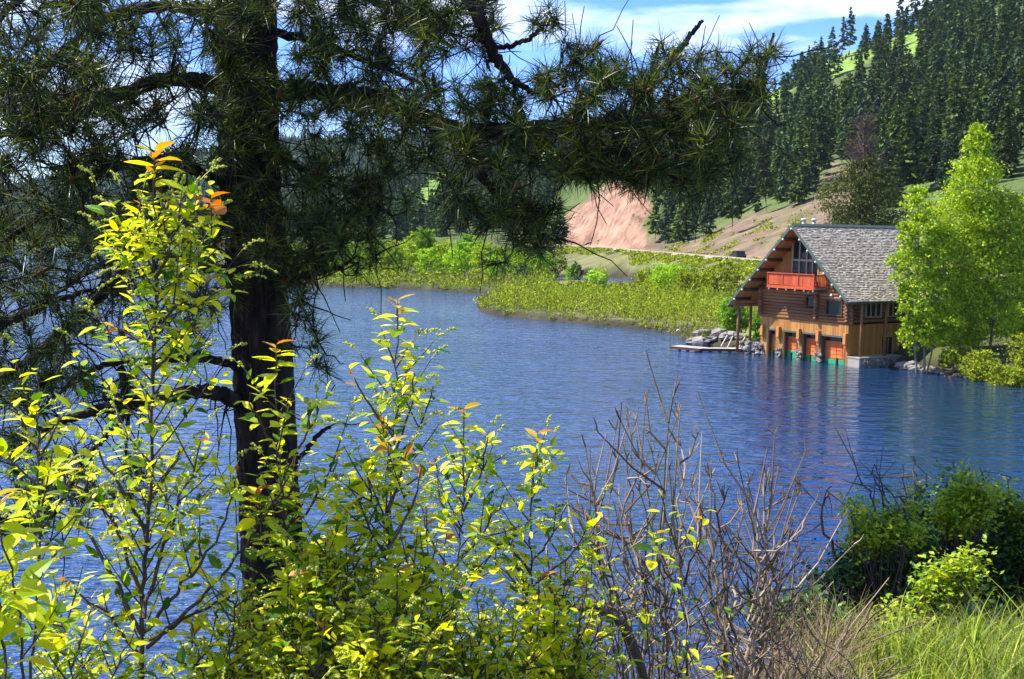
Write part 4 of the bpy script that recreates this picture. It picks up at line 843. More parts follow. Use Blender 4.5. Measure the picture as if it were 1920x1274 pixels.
ca = bk.data.color_attributes.new('cover', 'FLOAT_COLOR', 'POINT'); cc = np.ones((gx.size, 4)); cc[:, :3] = (.06, .055, .03); ca.data.foreach_set('color', cc.astype(np.float32).ravel())

# ------------------------------------------------------------------ the big pine
pine_x = P(480, 600, 9.0); pine = thing('pine_tree', (float(P(515, 1100, 9.0)[0]), 9.0, 0), 'big dark pine on the near bank with a thick furrowed trunk and long needle tufts', 'pine tree')
pine.location = (0, 0, 0)
rng = np.random.default_rng(2024)
tp = [(455, -1500, .30), (458, -900, .34), (460, -400, .38), (460, 0, .42), (464, 200, .42), (470, 350, .415), (480, 480, .41), (488, 600, .415), (494, 700, .42), (503, 900, .43), (513, 1100, .44), (520, 1300, .47), (528, 1600, .55), (532, 1760, .70)]
pp = np.array([P(a, b, 9.0) for a, b, _ in tp]); rr_ = np.array([c_/2 for _, _, c_ in tp])
tt = np.linspace(0, len(pp)-1, 160); ii = np.arange(len(pp)); pts = np.stack([np.interp(tt, ii, pp[:, q]) for q in range(3)], -1); rad = np.interp(tt, ii, rr_)
for _ in range(8): pts[1:-1] = (pts[:-2]+2*pts[1:-1]+pts[2:])/4
# furrowed bark: radial displacement in long plates
nA = 84; an = np.arange(nA)*2*np.pi/nA; zz = pts[:, 2][:, None]; A2 = an[None]
fur = np.abs(np.sin(A2*9+np.sin(zz*2.3)*1.2+1.5*np.sin(zz*5.1+A2*2)))**.5; pl_ = .5+.5*np.sin(zz*11+3*np.sin(A2*4)+A2*5)
Rr = rad[:, None]*(1+.0*A2) + .020*(fur-.75) + .006*pl_ + .006*rng.normal(size=(len(pts), nA))
v = np.stack([pts[:, 0][:, None]+Rr*np.cos(A2), pts[:, 1][:, None]+Rr*np.sin(A2), np.broadcast_to(zz, Rr.shape)], -1).reshape(-1, 3)
i = np.arange(len(pts)-1)[:, None]*nA; j = np.arange(nA)[None]; MB().add(v, np.stack([i+j, i+nA+j, i+nA+(j+1) % nA, i+(j+1) % nA], -1).reshape(-1, 4)).build('trunk', M['pine_bark'], pine, True)
# limbs: (px,py,depth) paths and thickness in photo pixels from start to end
limbs = [
 [[(500, 172, 9), (600, 170, 8.9), (701, 182, 8.8), (769, 208, 8.7), (819, 236, 8.6), (880, 246, 8.6), (954, 245, 8.5), (1040, 238, 8.4), (1208, 226, 8.3), (1310, 208, 8.2), (1385, 182, 8.1), (1420, 158, 8.1), (1440, 112, 8.1), (1450, 62, 8.1)], (42, 34, 34, 34, 36, 32, 30, 28, 24, 18, 13, 9, 7, 5)],
 [[(819, 236, 8.6), (880, 285, 8.5), (905, 330, 8.4), (945, 375, 8.4), (985, 430, 8.3), (1040, 452, 8.3)], (26, 22, 20, 16, 10, 5)],
 [[(1040, 238, 8.4), (1110, 268, 8.2), (1190, 300, 8.0), (1260, 330, 7.9), (1310, 345, 7.9)], (18, 15, 11, 7, 4)],
 [[(1180, 228, 8.3), (1205, 165, 8.4), (1240, 130, 8.5), (1275, 95, 8.5), (1300, 62, 8.5), (1318, 38, 8.5)], (14, 12, 11, 11, 9, 6)],
 [[(470, -420, 9), (620, -300, 8.6), (760, -170, 8.3), (868, -40, 8.2), (900, 40, 8.2), (925, 105, 8.3), (960, 150, 8.3), (1000, 175, 8.3)], (44, 38, 34, 28, 25, 22, 15, 8)],
 [[(925, 90, 8.3), (960, 85, 8.3), (1000, 70, 8.3), (1018, 52, 8.3), (1026, 32, 8.3)], (10, 9, 9, 8, 5)],
 [[(450, 40, 9), (398, 25, 8.9), (304, 8, 8.7), (236, 22, 8.6), (182, 44, 8.5), (120, 95, 8.4), (60, 160, 8.3), (-20, 230, 8.2)], (26, 24, 22, 20, 18, 15, 12, 8)],
 [[(455, 170, 9), (405, 162, 8.8), (355, 150, 8.6), (304, 148, 8.4), (236, 172, 8.2), (170, 205, 8.1), (90, 235, 8.0), (0, 255, 7.9), (-90, 265, 7.8)], (32, 30, 28, 28, 26, 22, 18, 15, 10)],
 [[(455, 350, 9), (402, 335, 8.8), (350, 312, 8.7), (290, 300, 8.6), (220, 310, 8.5), (140, 350, 8.4), (60, 420, 8.3), (-30, 470, 8.2)], (26, 24, 22, 20, 18, 15, 12, 8)],
 [[(460, 520, 9), (400, 500, 9.1), (330, 480, 9.3), (260, 470, 9.4), (180, 500, 9.5), (90, 560, 9.6)], (22, 20, 17, 15, 12, 7)],
 [[(470, 690, 9), (439, 684, 8.9), (400, 672, 8.7), (337, 672, 8.5), (275, 682, 8.4), (236, 678, 8.4), (190, 685, 8.4), (152, 699, 8.3), (100, 745, 8.2), (40, 800, 8.2)], (20, 18, 16, 15, 14, 13, 11, 9, 7, 5)],
 [[(470, 770, 9), (442, 751, 8.8), (405, 735, 8.6), (371, 732, 8.5), (304, 746, 8.3), (236, 758, 8.2), (162, 774, 8.1), (90, 800, 8.0), (20, 850, 7.9)], (32, 30, 29, 27, 25, 23, 19, 14, 9)],
 [[(-140, 820, 8.4), (0, 718, 8.5), (61, 676, 8.6), (101, 640, 8.7), (142, 600, 8.8), (203, 541, 8.9), (260, 470, 9.0), (300, 380, 9.0), (330, 300, 9.0)], (30, 28, 25, 24, 22, 19, 14, 10, 7)],
 [[(-200, 660, 7.8), (-60, 640, 7.9), (40, 590, 8.0), (110, 560, 8.2), (170, 545, 8.4)], (30, 24, 18, 12, 8)],
 [[(226, 690, 8.4), (236, 740, 8.3), (240, 790, 8.2), (236, 850, 8.2)], (14, 12, 8, 5)],
 [[(240, 760, 8.2), (222, 797, 8.1), (204, 815, 8.1), (186, 833, 8.0), (140, 900, 8.0), (90, 985, 7.9)], (12, 11, 9, 8, 6, 4)],
 [[(535, 512, 9), (574, 521, 8.8), (610, 510, 8.6), (645, 498, 8.5), (668, 480, 8.4)], (12, 11, 9, 7, 4)],
 [[(535, 300, 9), (590, 330, 8.8), (640, 352, 8.6), (700, 380, 8.4), (735, 405, 8.3)], (14, 12, 10, 8, 5)],
 [[(500, 60, 9), (560, 70, 9.2), (640, 95, 9.3), (720, 130, 9.3), (800, 160, 9.2)], (18, 15, 13, 10, 6)],
 [[(500, -60, 9), (580, -50, 9.3), (700, 0, 9.4), (790, 50, 9.4), (850, 90, 9.4)], (20, 17, 14, 10, 6)],
 [[(470, -150, 9), (380, -140, 8.5), (250, -110, 8.1), (120, -60, 7.8), (10, 20, 7.6), (-60, 80, 7.5)], (26, 24, 20, 16, 12, 8)],
 [[(548, 1085, 9), (580, 1072, 8.9), (592, 1040, 8.9), (618, 1022, 8.8), (628, 1000, 8.8)], (14, 14, 11, 9, 6)],
 [[(560, 860, 9), (600, 812, 8.9), (618, 800, 8.9)], (9, 9, 6)],
 [[(465, -600, 9), (300, -560, 9.5), (120, -480, 10), (-60, -380, 10.4)], (34, 28, 22, 12)],
 [[(465, -700, 9), (640, -640, 9.5), (820, -520, 9.8), (1000, -380, 10)], (34, 28, 22, 12)],
 [[(465, -300, 9.1), (420, -260, 10.2), (300, -200, 11.0), (160, -120, 11.8)], (26, 22, 16, 9)],
]
LN, LI, LR, LB = [], [], [], []      # nodes, limb index, radius
branches = []
for li, (path, th) in enumerate(limbs):
    q = np.array([P(a, b, d) for a, b, d in path]); tt = np.linspace(0, len(q)-1, len(q)*6); ii = np.arange(len(q)); c_ = np.stack([np.interp(tt, ii, q[:, z]) for z in range(3)], -1)
    for _ in range(5): c_[1:-1] = (c_[:-2]+2*c_[1:-1]+c_[2:])/4
    c_[1:-1] += rng.normal(0, .006, c_[1:-1].shape); rad = np.interp(tt, ii, np.array(th, float))*c_[:, 1]/FPX/2*(1+rng.normal(0, .05, len(tt)))
    b = MB().tube(c_, rad, 10); branches.append(b)
    for k_ in range(3, len(c_), 2): LN.append(c_[k_]); LI.append(li); LR.append(rad[k_])
# places the foliage reaches: (x0,y0,x1,y1,count,depth0,depth1)
zones = [(-40, -60, 200, 230, 120, 6.8, 8.8), (170, -60, 420, 200, 66, 7.4, 8.9), (-40, 180, 420, 330, 104, 7.2, 9.2), (-40, 320, 250, 520, 84, 7.2, 9.4), (230, 320, 430, 520, 34, 8.0, 9.3), (-40, 520, 170, 720, 46, 7.4, 9.2), (-60, 700, 110, 1010, 40, 7.2, 8.6), (100, 850, 300, 960, 16, 7.6, 8.6),
 (170, 500, 440, 650, 40, 8.2, 9.6), (150, 690, 250, 800, 12, 8, 8.8), (405, -40, 545, 300, 44, 8.0, 8.7), (405, 300, 545, 480, 14, 8.1, 8.7), (540, -40, 800, 210, 130, 8.2, 9.9), (780, -60, 930, 120, 50, 7.8, 9.2), (560, 170, 800, 300, 38, 8.0, 9.3), (800, 150, 1000, 330, 62, 7.7, 9.0), (1000, 120, 1180, 330, 66, 7.6, 8.9), (1180, 150, 1390, 320, 60, 7.6, 8.8),
 (840, 320, 1010, 420, 24, 7.8, 8.8), (940, 380, 1060, 450, 12, 8, 8.6), (560, 300, 760, 420, 34, 8.0, 9.0), (545, 400, 680, 500, 20, 8.0, 8.9), (530, 440, 575, 660, 9, 8.5, 8.8), (1190, 300, 1340, 370, 14, 7.7, 8.3), (1050, 290, 1210, 345, 14, 7.7, 8.5),
 (-400, -800, 850, -80, 170, 7.5, 12), (-500, -100, -40, 900, 90, 7.4, 10.5)]
att = []
for x0, y0, x1, y1, n_, d0, d1 in zones:
    for _ in range(int(n_*(.92 if x0 < 300 else 1.2))): att.append(P(rng.uniform(x0, x1), rng.uniform(y0, y1), rng.uniform(d0, d1)))
for a, b_ in [(1240, 82), (1262, 100), (1282, 88), (1345, 98), (1352, 120), (1320, 130), (1443, 60), (1450, 92), (1410, 105), (1425, 130), (1400, 150), (1375, 160), (1232, 130), (1215, 145), (1118, 88), (1070, 90), (1075, 112), (1130, 120), (1150, 115), (1160, 140), (1300, 130), (1310, 165), (935, 150), (905, 160), (1028, 15), (1010, 30), (760, 190), (715, 205), (1245, 235), (1390, 210), (1350, 240), (1340, 300), (1400, 190), (590, 655), (575, 600), (562, 560), (640, 440), (690, 440), (500, 455), (985, 435), (1010, 440), (960, 440), (480, 440)]:
    att.append(P(a, b_, 8.1+rng.uniform(-.15, .15)))
    for _ in range(2): att.append(P(a+rng.normal(0, 16), b_+abs(rng.normal(0, 22))+6, 8.1+rng.uniform(-.3, .3)))
att = np.array(att); nodes = np.array(LN); nlimb = list(LI); nrad = list(LR)
dd = np.array([np.min(((nodes-a)**2).sum(1)) for a in att]); order = np.argsort(dd)
tuft = []; NN = list(nodes); NA = np.array(NN)
buf = np.zeros((90000, 3)); buf[:len(NA)] = NA; nn_ = len(NA)
for oi in order:
    a = att[oi]; d2 = ((buf[:nn_]-a)**2).sum(1); k_ = int(np.argmin(d2)); L_ = math.sqrt(d2[k_]); li = nlimb[k_]
    if L_ < .04: continue
    if L_ > .55 and li in (0, 1, 2, 3, 5) and a[2] > buf[k_][2]+.3: continue
    if L_ > 1.4: a = buf[k_]+(a-buf[k_])*1.4/L_; L_ = 1.4
    p0 = buf[k_].copy(); m_ = max(3, int(L_/.09)+2); s_ = np.linspace(0, 1, m_)[:, None]; side = np.cross(unit(a-p0), unit(rng.normal(size=3))); 
    crv = p0+(a-p0)*s_ + side*np.sin(s_*np.pi)*L_*rng.uniform(-.3, .3) + np.array([0, 0, -1])*np.sin(s_*np.pi)*L_*rng.uniform(.05, .32)
    crv[1:-1] += rng.normal(0, .012, crv[1:-1].shape); r0 = min(nrad[k_]*.8, .006+.013*L_+.004); r1 = .0045; rad = np.linspace(r0, r1, m_); branches[li].tube(crv, rad, 5, cap=False)
    for q in range(1, m_):
        if nn_ < 89990: buf[nn_] = crv[q]; nn_ += 1; nlimb.append(li); nrad.append(rad[q])
    tuft.append((crv[-1], unit(crv[-1]-crv[-2]), li))
    if L_ > .5 and rng.random() < .6: q = m_//2+1; tuft.append((crv[q], unit(rng.normal(size=3)+np.array([0, 0, .6])), li))
# bare crooked twigs between them
for _ in range(3000):
    k_ = rng.integers(len(LN)//2, nn_); p0 = buf[k_]
    if _ > 1500 and p0[0] > -1.6: continue
    d = unit(rng.normal(size=3)*np.array([1, .6, 1])+np.array([0, 0, -.35])); L_ = rng.uniform(.12, .5); s_ = np.linspace(0, 1, 5)[:, None]
    crv = p0+d*L_*s_+np.array([0, 0, 1])*(s_**2)*L_*rng.uniform(-.5, .7)+np.concatenate([[[0, 0, 0]], rng.normal(0, .013, (4, 3))]); branches[nlimb[k_]].tube(crv, np.linspace(.006, .0028, 5), 4, cap=False)
nl = len(limbs); need = [MB() for _ in range(nl)]; buds = [MB() for _ in range(nl)]
TRI = (np.array([(0, -.5, 0), (0, .5, 0), (.6, .32, 0), (.6, -.32, 0), (1, 0, 0)]), np.array([(0, 1, 2, 3)]), np.array([(3, 2, 4)]))
def strands(mb, base, d, length, width):
    n = len(base); X = unit(d); r_ = rand_unit(n, rng); Y = unit(np.cross(X, r_)); Z = np.cross(X, Y)
    sc = np.stack([length, width, length], -1); v = base[:, None]+TRI[0][None, :, 0:1]*(X*sc[:, 0:1])[:, None]+TRI[0][None, :, 1:2]*(Y*sc[:, 1:2])[:, None]
    v[:, 2:4] += (np.array([0, 0, -1])*(length*.02)[:, None])[:, None]; v[:, 4] += np.array([0, 0, -1])*(length*.08)[:, None]
    o = (np.arange(n)*5)[:, None]; b0 = mb.n; mb.add(v.reshape(-1, 3), (np.array([[0, 1, 2, 3]])+o)); mb.f.append(np.array([[3, 2, 4]])+o+b0); mb.m.append(np.zeros(n, int)); mb.v.append(np.zeros((0, 3)))
for p, d, li in tuft:
    n = int(rng.integers(56, 84)); d = unit(d*.8+np.array([0, 0, .35])+rng.normal(0, .2, 3)); ax = rng.uniform(-.11, .02, n); dirs = unit(rand_unit(n, rng)*.95+d*(.45+ax[:, None]*3))
    strands(need[li], p+d*ax[:, None], dirs, rng.uniform(.12, .205, n), np.full(n, .0056))
    if rng.random() < .13: buds[li].tube([p-d*.02, p+d*.03, p+d*.065], [.012, .013, .004], 6)
for li in range(nl):
    b = branches[li].build('branch', M['twig_bark'] if li > 20 else M['pine_bark'], pine, True)
    if need[li].n: need[li].build('needles', M['needle'], b)
    if buds[li].n: tag(buds[li].build('buds', M['pine_bud'], b), kind='stuff')

# ------------------------------------------------------------------ flowering shrubs close to the camera
def leaf_template():
    xs = np.array([0, .18, .45, .75, 1.0]); ws = np.array([0, .17, .235, .15, 0]); dz = -.16*xs**2; v = [(0, 0, 0)]; f = []
    for k_ in (1, 2, 3): v += [(xs[k_], -ws[k_], dz[k_]+.07*ws[k_]*4), (xs[k_], 0, dz[k_]), (xs[k_], ws[k_], dz[k_]+.07*ws[k_]*4)]
    v.append((1, 0, dz[4])); f = [(1, 2, 5, 4), (2, 3, 6, 5), (4, 5, 8, 7), (5, 6, 9, 8), (0, 2, 1, 1), (0, 3, 2, 2), (7, 8, 10, 10), (8, 9, 10, 10)]
    return np.array(v, float), f
LV, LF = leaf_template(); LQ = np.array(LF[:4]); LT = np.array([(0, 2, 1), (0, 3, 2), (7, 8, 10), (8, 9, 10)])
def leaves(mb, pos, X, size, width=1.0, upb=1.0):
    n = len(pos); X = unit(X); up = unit(rng.normal(0, .27, (n, 3))+np.array([0, 0, upb])); X = unit(X*np.array([1, 1, .6])); Y = unit(np.cross(up, X)); Z = np.cross(X, Y)
    sc = np.stack([size, size*width*rng.uniform(.8, 1.15, n), size*rng.uniform(.3, 1.6, n)], -1)
    v = pos[:, None]+LV[None, :, 0:1]*(X*sc[:, 0:1])[:, None]+LV[None, :, 1:2]*(Y*sc[:, 1:2])[:, None]+LV[None, :, 2:3]*(Z*sc[:, 2:3])[:, None]
    o = (np.arange(n)*11)[:, None, None]; b0 = mb.n; mb.add(v.reshape(-1, 3), (LQ[None]+o).reshape(-1, 4)); mb.f.append((LT[None]+o).reshape(-1, 3)+b0); mb.m.append(np.zeros(n*4, int)); mb.v.append(np.zeros((0, 3)))
OCT = (np.array([(1, 0, 0), (0, 1, 0), (-1, 0, 0), (0, -1, 0), (0, 0, 1), (0, 0, -1)], float), np.array([(0, 1, 4), (1, 2, 4), (2, 3, 4), (3, 0, 4), (1, 0, 5), (2, 1, 5), (3, 2, 5), (0, 3, 5)]))
class Shrub:
    def __init__(s, name, label, base, cat='shrub', group=None, leafmat_='lime_leaf'):
        s.root = thing(name, (base[0], base[1], base[2]), label, cat, group); s.b = np.array(base); s.stem, s.leaf, s.young, s.rac = MB(), MB(), MB(), MB(); s.lm = leafmat_
    def raceme(s, p, d):
        L_ = rng.uniform(.07, .12); k_ = 18; t_ = np.linspace(0, 1, 7)[:, None]; d = unit(d+np.array([0, 0, .25])); c_ = p+d*L_*t_+np.array([0, 0, -1])*L_*.45*t_**2; s.rac.tube(c_, .0009, 3, cap=False)
        tt = rng.uniform(.18, 1, k_); q = np.stack([np.interp(tt, t_[:, 0], c_[:, z]) for z in range(3)], -1)+rand_unit(k_, rng)*.0075*(1.15-tt[:, None]); z3 = np.tile(np.eye(3)[0], (k_, 1)); s.rac.inst(OCT[0], OCT[1], q, z3, np.tile(np.eye(3)[1], (k_, 1)), np.tile(np.eye(3)[2], (k_, 1)), rng.uniform(.0026, .0042, k_))
    def shoot(s, c, r0, start=.3, lsize=.062, dens=1.0, young=4, side=.5, racs=.35, spread=1.0):
        """c: dense centre line from base to tip"""
        seg = np.linalg.norm(np.diff(c, axis=0), axis=1); cum = np.concatenate([[0], np.cumsum(seg)]); Lt = cum[-1]; s.stem.tube(c, np.linspace(r0, .0014, len(c)), 7, cap=False)
        t = start*Lt; ang = rng.uniform(0, 6.28); P_, X_, S_ = [], [], []; PY, XY, SY = [], [], []
        while t < Lt:
            p = np.array([np.interp(t, cum, c[:, z]) for z in range(3)]); p2 = np.array([np.interp(min(t+.02, Lt), cum, c[:, z]) for z in range(3)]); p1 = np.array([np.interp(max(t-.02, 0), cum, c[:, z]) for z in range(3)]); d = unit(p2-p1)
            ang += 2.4+rng.normal(0, .3); a1 = unit(np.cross(d, [.3, .2, .9])) if abs(d[2]) < .9 else unit(np.cross(d, [1, 0, 0])); a2 = np.cross(d, a1); o = a1*math.cos(ang)+a2*math.sin(ang); fr_ = t/Lt; rem = Lt-t
            up = .55+.5*max(0, 1-rem/.06); sz = lsize*rng.uniform(.75, 1.2)*(1 if rem > .12 else .62+.38*rem/.12)
            if rem < .014*young and young: PY.append(p); XY.append(unit(o*.8+d*up*1.2)); SY.append(sz)
            else:
                P_.append(p+o*.012); X_.append(unit(o+d*.35+np.array([0, 0, rng.normal(.05, .2)]))); S_.append(sz)
                s.stem.tube([p, p+o*.013], .0007, 3, cap=False)
            if rng.random() < side*.40 and .12 < rem and fr_ < .93:
                Ls = rng.uniform(.08, .24)*min(1, rem/.25+.25)*spread; dd_ = unit(o*.85+d*.6+np.array([0, 0, .35])); sC = p+dd_*Ls*np.linspace(0, 1, 6)[:, None]+np.array([0, 0, 1])*Ls*.15*(np.linspace(0, 1, 6)[:, None]**2)
                s.stem.tube(sC, np.linspace(.0026, .001, 6), 4, cap=False); kk = max(3, int(Ls/.024*dens))
                for q in range(kk):
                    f_ = .25+.75*q/(kk-1 or 1); pq = p+dd_*Ls*f_; oo = unit(rng.normal(size=3)); oo = unit(oo-dd_*(oo@dd_)*.6+dd_*.4); P_.append(pq); X_.append(oo+np.array([0, 0, .1])); S_.append(lsize*rng.uniform(.5, 1.05))
                if rem > .1 and rng.random() < racs*1.3: s.raceme(sC[-1], dd_)
            elif rem > .09 and rng.random() < racs: s.raceme(p, o+d*.5)
            t += .021/dens
        if P_: leaves(s.leaf, np.array(P_), np.array(X_), np.array(S_))
        if PY: leaves(s.young, np.array(PY), np.array(XY), np.array(SY), .85, .6)
    def tip(s, p, size, n=8, orange=3):
        """the spreading end leaves of a leading shoot, the youngest ones reddish"""
        P_, X_, S_, PY, XY, SY = [], [], [], [], [], []
        for q in range(n):
            a = q*2.4+rng.normal(0, .25); h = q/n; pos = p-np.array([0, 0, .085*h]); side = np.array([math.cos(a), math.sin(a)*.7, .75-1.0*h+rng.normal(0, .08)])
            (PY if q < orange else P_).append(pos); (XY if q < orange else X_).append(unit(side)); (SY if q < orange else S_).append(size*(.72+.4*h))
        s.stem.tube([p-np.array([0, 0, .09]), p-np.array([0, 0, .04]), p], [.002, .0016, .001], 5, cap=False)
        leaves(s.leaf, np.array(P_), np.array(X_), np.array(S_), 1.05); leaves(s.young, np.array(PY), np.array(XY), np.array(SY), 1.0, .8)
    def done(s):
        for nm, mb, m_ in (('stem', s.stem, M['sap_stem']), ('leaves', s.leaf, M[s.lm]), ('young_leaves', s.young, M['young_leaf']), ('blossom', s.rac, M['raceme'])):
            if mb.n:
                mb.v = [q-s.b for q in mb.v if True]; mb.build(nm, m_, s.root, nm == 'stem')
def curve(path, jit=.004):
    q = np.array([P(*a) for a in path]); ii = np.arange(len(q)); L_ = np.linalg.norm(np.diff(q, axis=0), axis=1).sum(); n = max(8, int(L_/.035)); tt = np.linspace(0, len(q)-1, n); c_ = np.stack([np.interp(tt, ii, q[:, z]) for z in range(3)], -1)
    for _ in range(4): c_[1:-1] = (c_[:-2]+2*c_[1:-1]+c_[2:])/4
    c_[1:-1] += rng.normal(0, jit, c_[1:-1].shape); return c_
def gbase(px, d):
    x = (px-960)/FPX*d; return np.array([x, d, float(bank_z(x, d))])
def stemc(px0, d0, path, jit=.003):
    """ground point -> pixel path"""
    g = gbase(px0, d0); q = np.array([g]+[P(*a) for a in path]); ii = np.arange(len(q)); L_ = np.linalg.norm(np.diff(q, axis=0), axis=1).sum(); n = max(10, int(L_/.035)); cum = np.concatenate([[0], np.cumsum(np.linalg.norm(np.diff(q, axis=0), axis=1))]); tt = np.linspace(0, cum[-1], n)
    c_ = np.stack([np.interp(tt, cum, q[:, z]) for z in range(3)], -1)
    for _ in range(4): c_[1:-1] = (c_[:-2]+2*c_[1:-1]+c_[2:])/4
    c_[1:-1] += rng.normal(0, jit, c_[1:-1].shape); return c_
rng = np.random.default_rng(99)
# 1. tall sapling at the left
s = Shrub('chokecherry_sapling', 'tallest lime green flowering sapling, left of the pine trunk, orange leaves at its tip', gbase(258, 3.0))
s.shoot(stemc(258, 3.0, [(263, 1274, 3.0), (272, 1100, 3.0), (281, 900, 3.0), (284, 760, 3.0), (289, 640, 3.0), (292, 520, 3.0), (290, 400, 3.0), (290, 300, 3.0)]), .0105, .50, .052, 1.3, 3, 1.9, .8, 1.25)
s.tip(P(290, 282, 3.0), .085, 9, 4); s.tip(P(396, 372, 3.0), .075, 7, 4)
for pth, st in [([(292, 470), (330, 430), (372, 410), (394, 385)], .15), ([(291, 560), (340, 520), (385, 490), (415, 455)], .1), ([(290, 540), (240, 500), (220, 460), (232, 425)], .1), ([(290, 490), (258, 450), (252, 410), (262, 380)], .1), ([(288, 620), (330, 570), (370, 560), (400, 520)], .1), ([(288, 650), (240, 630), (205, 610)], .1), ([(285, 700), (330, 660), (368, 620)], .1), ([(291, 520), (320, 470), (338, 430), (345, 400)], .1), ([(290, 440), (310, 405), (318, 370)], .1)]:
    s.shoot(curve([(a, b, 3.0+rng.uniform(-.06, .06)) for a, b in pth]), .0035, st, .048, 1.7, 2, 1.5, 1.0, .9)
for pth, st in [([(268, 1195), (215, 1090), (160, 995), (122, 930), (112, 870), (118, 845)], .45), ([(272, 1185), (330, 1110), (400, 1030), (438, 930), (448, 880), (440, 905)][:5], .3), ([(276, 1215), (380, 1120), (470, 1010), (528, 925), (548, 850)], .35), ([(270, 1160), (300, 1040), (330, 950), (372, 870), (378, 822)], .4), ([(268, 1120), (235, 1030), (205, 960), (190, 945)], .3), ([(262, 1230), (200, 1150), (150, 1110), (118, 1090)], .3), ([(275, 1000), (225, 900), (180, 850), (168, 815)], .35), ([(277, 950), (320, 880), (340, 840)], .3), ([(280, 1200), (350, 1160), (420, 1120), (470, 1100)], .3)]:
    s.shoot(curve([(a, b, 3.0+rng.uniform(-.1, .1)) for a, b in pth]), .0055, st, .048, 1.1, 2, .9, .5, .9)
s.done()
def shrub(label, px0, d0, stems, lsize=.048, name='chokecherry_shrub', **kw):
    s = Shrub(name, label, gbase(px0, d0), group=None)
    for pth in stems:
        o = dict(start=.40, side=1.3, dens=1.3, racs=.45, spread=.8, young=(3 if rng.random() < .5 else 0)); 
        if isinstance(pth, tuple): pth, ov = pth; o.update(ov)
        o.update({k_: v_ for k_, v_ in kw.items()}); p3 = [(a, b, d0+rng.uniform(-.12, .12)) for a, b in pth]
        if pth[0][1] > 1260: c_ = stemc(pth[0][0]+rng.uniform(-20, 20), d0+rng.uniform(-.1, .1), p3)
        else: c_ = curve(p3)
        s.shoot(c_, .006 if pth[0][1] > 1260 else .0038, lsize=lsize*rng.uniform(.9, 1.1), **o)
        if (pth[0][1] > 1260 and pth[-1][1] < 1000 and o['racs'] > 0 and px0 > 100 or rng.random() < .16): s.tip(c_[-1]+np.array([0, 0, .012]), .07, 8, 3 if pth[-1][1] < 880 else 1)
    s.done(); return s
shrub('lime green shrub with broad leaves at the left edge beside the lowest pine limb', 50, 2.7, [[(58, 1274), (75, 1050), (72, 880), (70, 760), (68, 690)], [(73, 860), (100, 820), (118, 760)], [(72, 850), (40, 800), (20, 750)]], .060, start=.70)
shrub('near shrub with a few big blurred leaves at the very left edge', 10, 2.1, [([(42, 1274), (36, 1150), (20, 1060), (-8, 945)], dict(start=.7)), ([(12, 1274), (2, 1160), (-10, 1080)], dict(start=.7))], .075, young=2, side=.3)
shrub('flowering shrub in front of the dark pine trunk with a reddish tip', 560, 3.1, [[(552, 1274), (545, 1100), (530, 950), (518, 800), (518, 655)], [(530, 900), (575, 820), (600, 770), (628, 722)], [(522, 840), (480, 790), (470, 740)], [(540, 1000), (600, 930), (625, 880), (640, 850)], [(545, 1100), (490, 1010), (480, 930)], [(545, 1130), (600, 1060), (615, 1000)], [(560, 1274), (585, 1150), (590, 1050)]], .05)
shrub('tallest middle shrub with a single straight stem and an orange tip over the lake', 745, 3.2, [([(738, 1274), (728, 1100), (735, 920), (742, 750), (746, 572)], dict(start=.60, side=.8)), [(742, 830), (700, 770), (668, 730), (656, 700)], [(742, 850), (775, 760), (778, 700)], [(745, 860), (800, 790), (812, 725)], [(730, 950), (690, 890), (665, 860)], [(735, 900), (720, 830), (715, 790)]], .05)
shrub('bushy yellow-green shrub standing between the single straight stem and the pine trunk', 700, 3.0, [[(722, 1274), (732, 1100), (722, 950), (728, 838)], [(725, 1050), (680, 970), (655, 900)], [(728, 1030), (770, 960), (790, 880)], [(727, 990), (690, 930), (700, 870)], [(727, 960), (755, 900), (762, 850)], [(700, 1274), (660, 1150), (640, 1040), (620, 990)], [(700, 1200), (610, 1110), (560, 1050)], [(735, 1200), (790, 1100), (820, 1010)], [(730, 1150), (690, 1070), (700, 990)]], .055, dens=1.45)
shrub('darker green flowering shrub right of the straight stem, its tip just above the others', 868, 3.4, [[(848, 1274), (850, 1150), (866, 1000), (872, 870), (870, 775)], [(868, 960), (905, 890), (915, 820)], [(868, 1000), (820, 930), (815, 860)], [(862, 1050), (920, 980), (945, 930)], [(856, 1090), (800, 1010), (790, 950)], [(850, 1150), (900, 1080), (930, 1020)]], .05)
shrub('flowering shrub with a neat leafy tip, rightmost of the leafy row beside the bare twigs', 995, 3.4, [[(1000, 1274), (998, 1150), (993, 1000), (1000, 900), (1008, 822)], [(996, 1060), (1040, 1000), (1062, 950)], [(996, 1080), (950, 1010), (935, 960)], [(998, 1100), (1070, 1040), (1130, 970)], [(998, 1150), (1060, 1100), (1110, 1040)], [(998, 1130), (950, 1080), (920, 1040)]], .05)
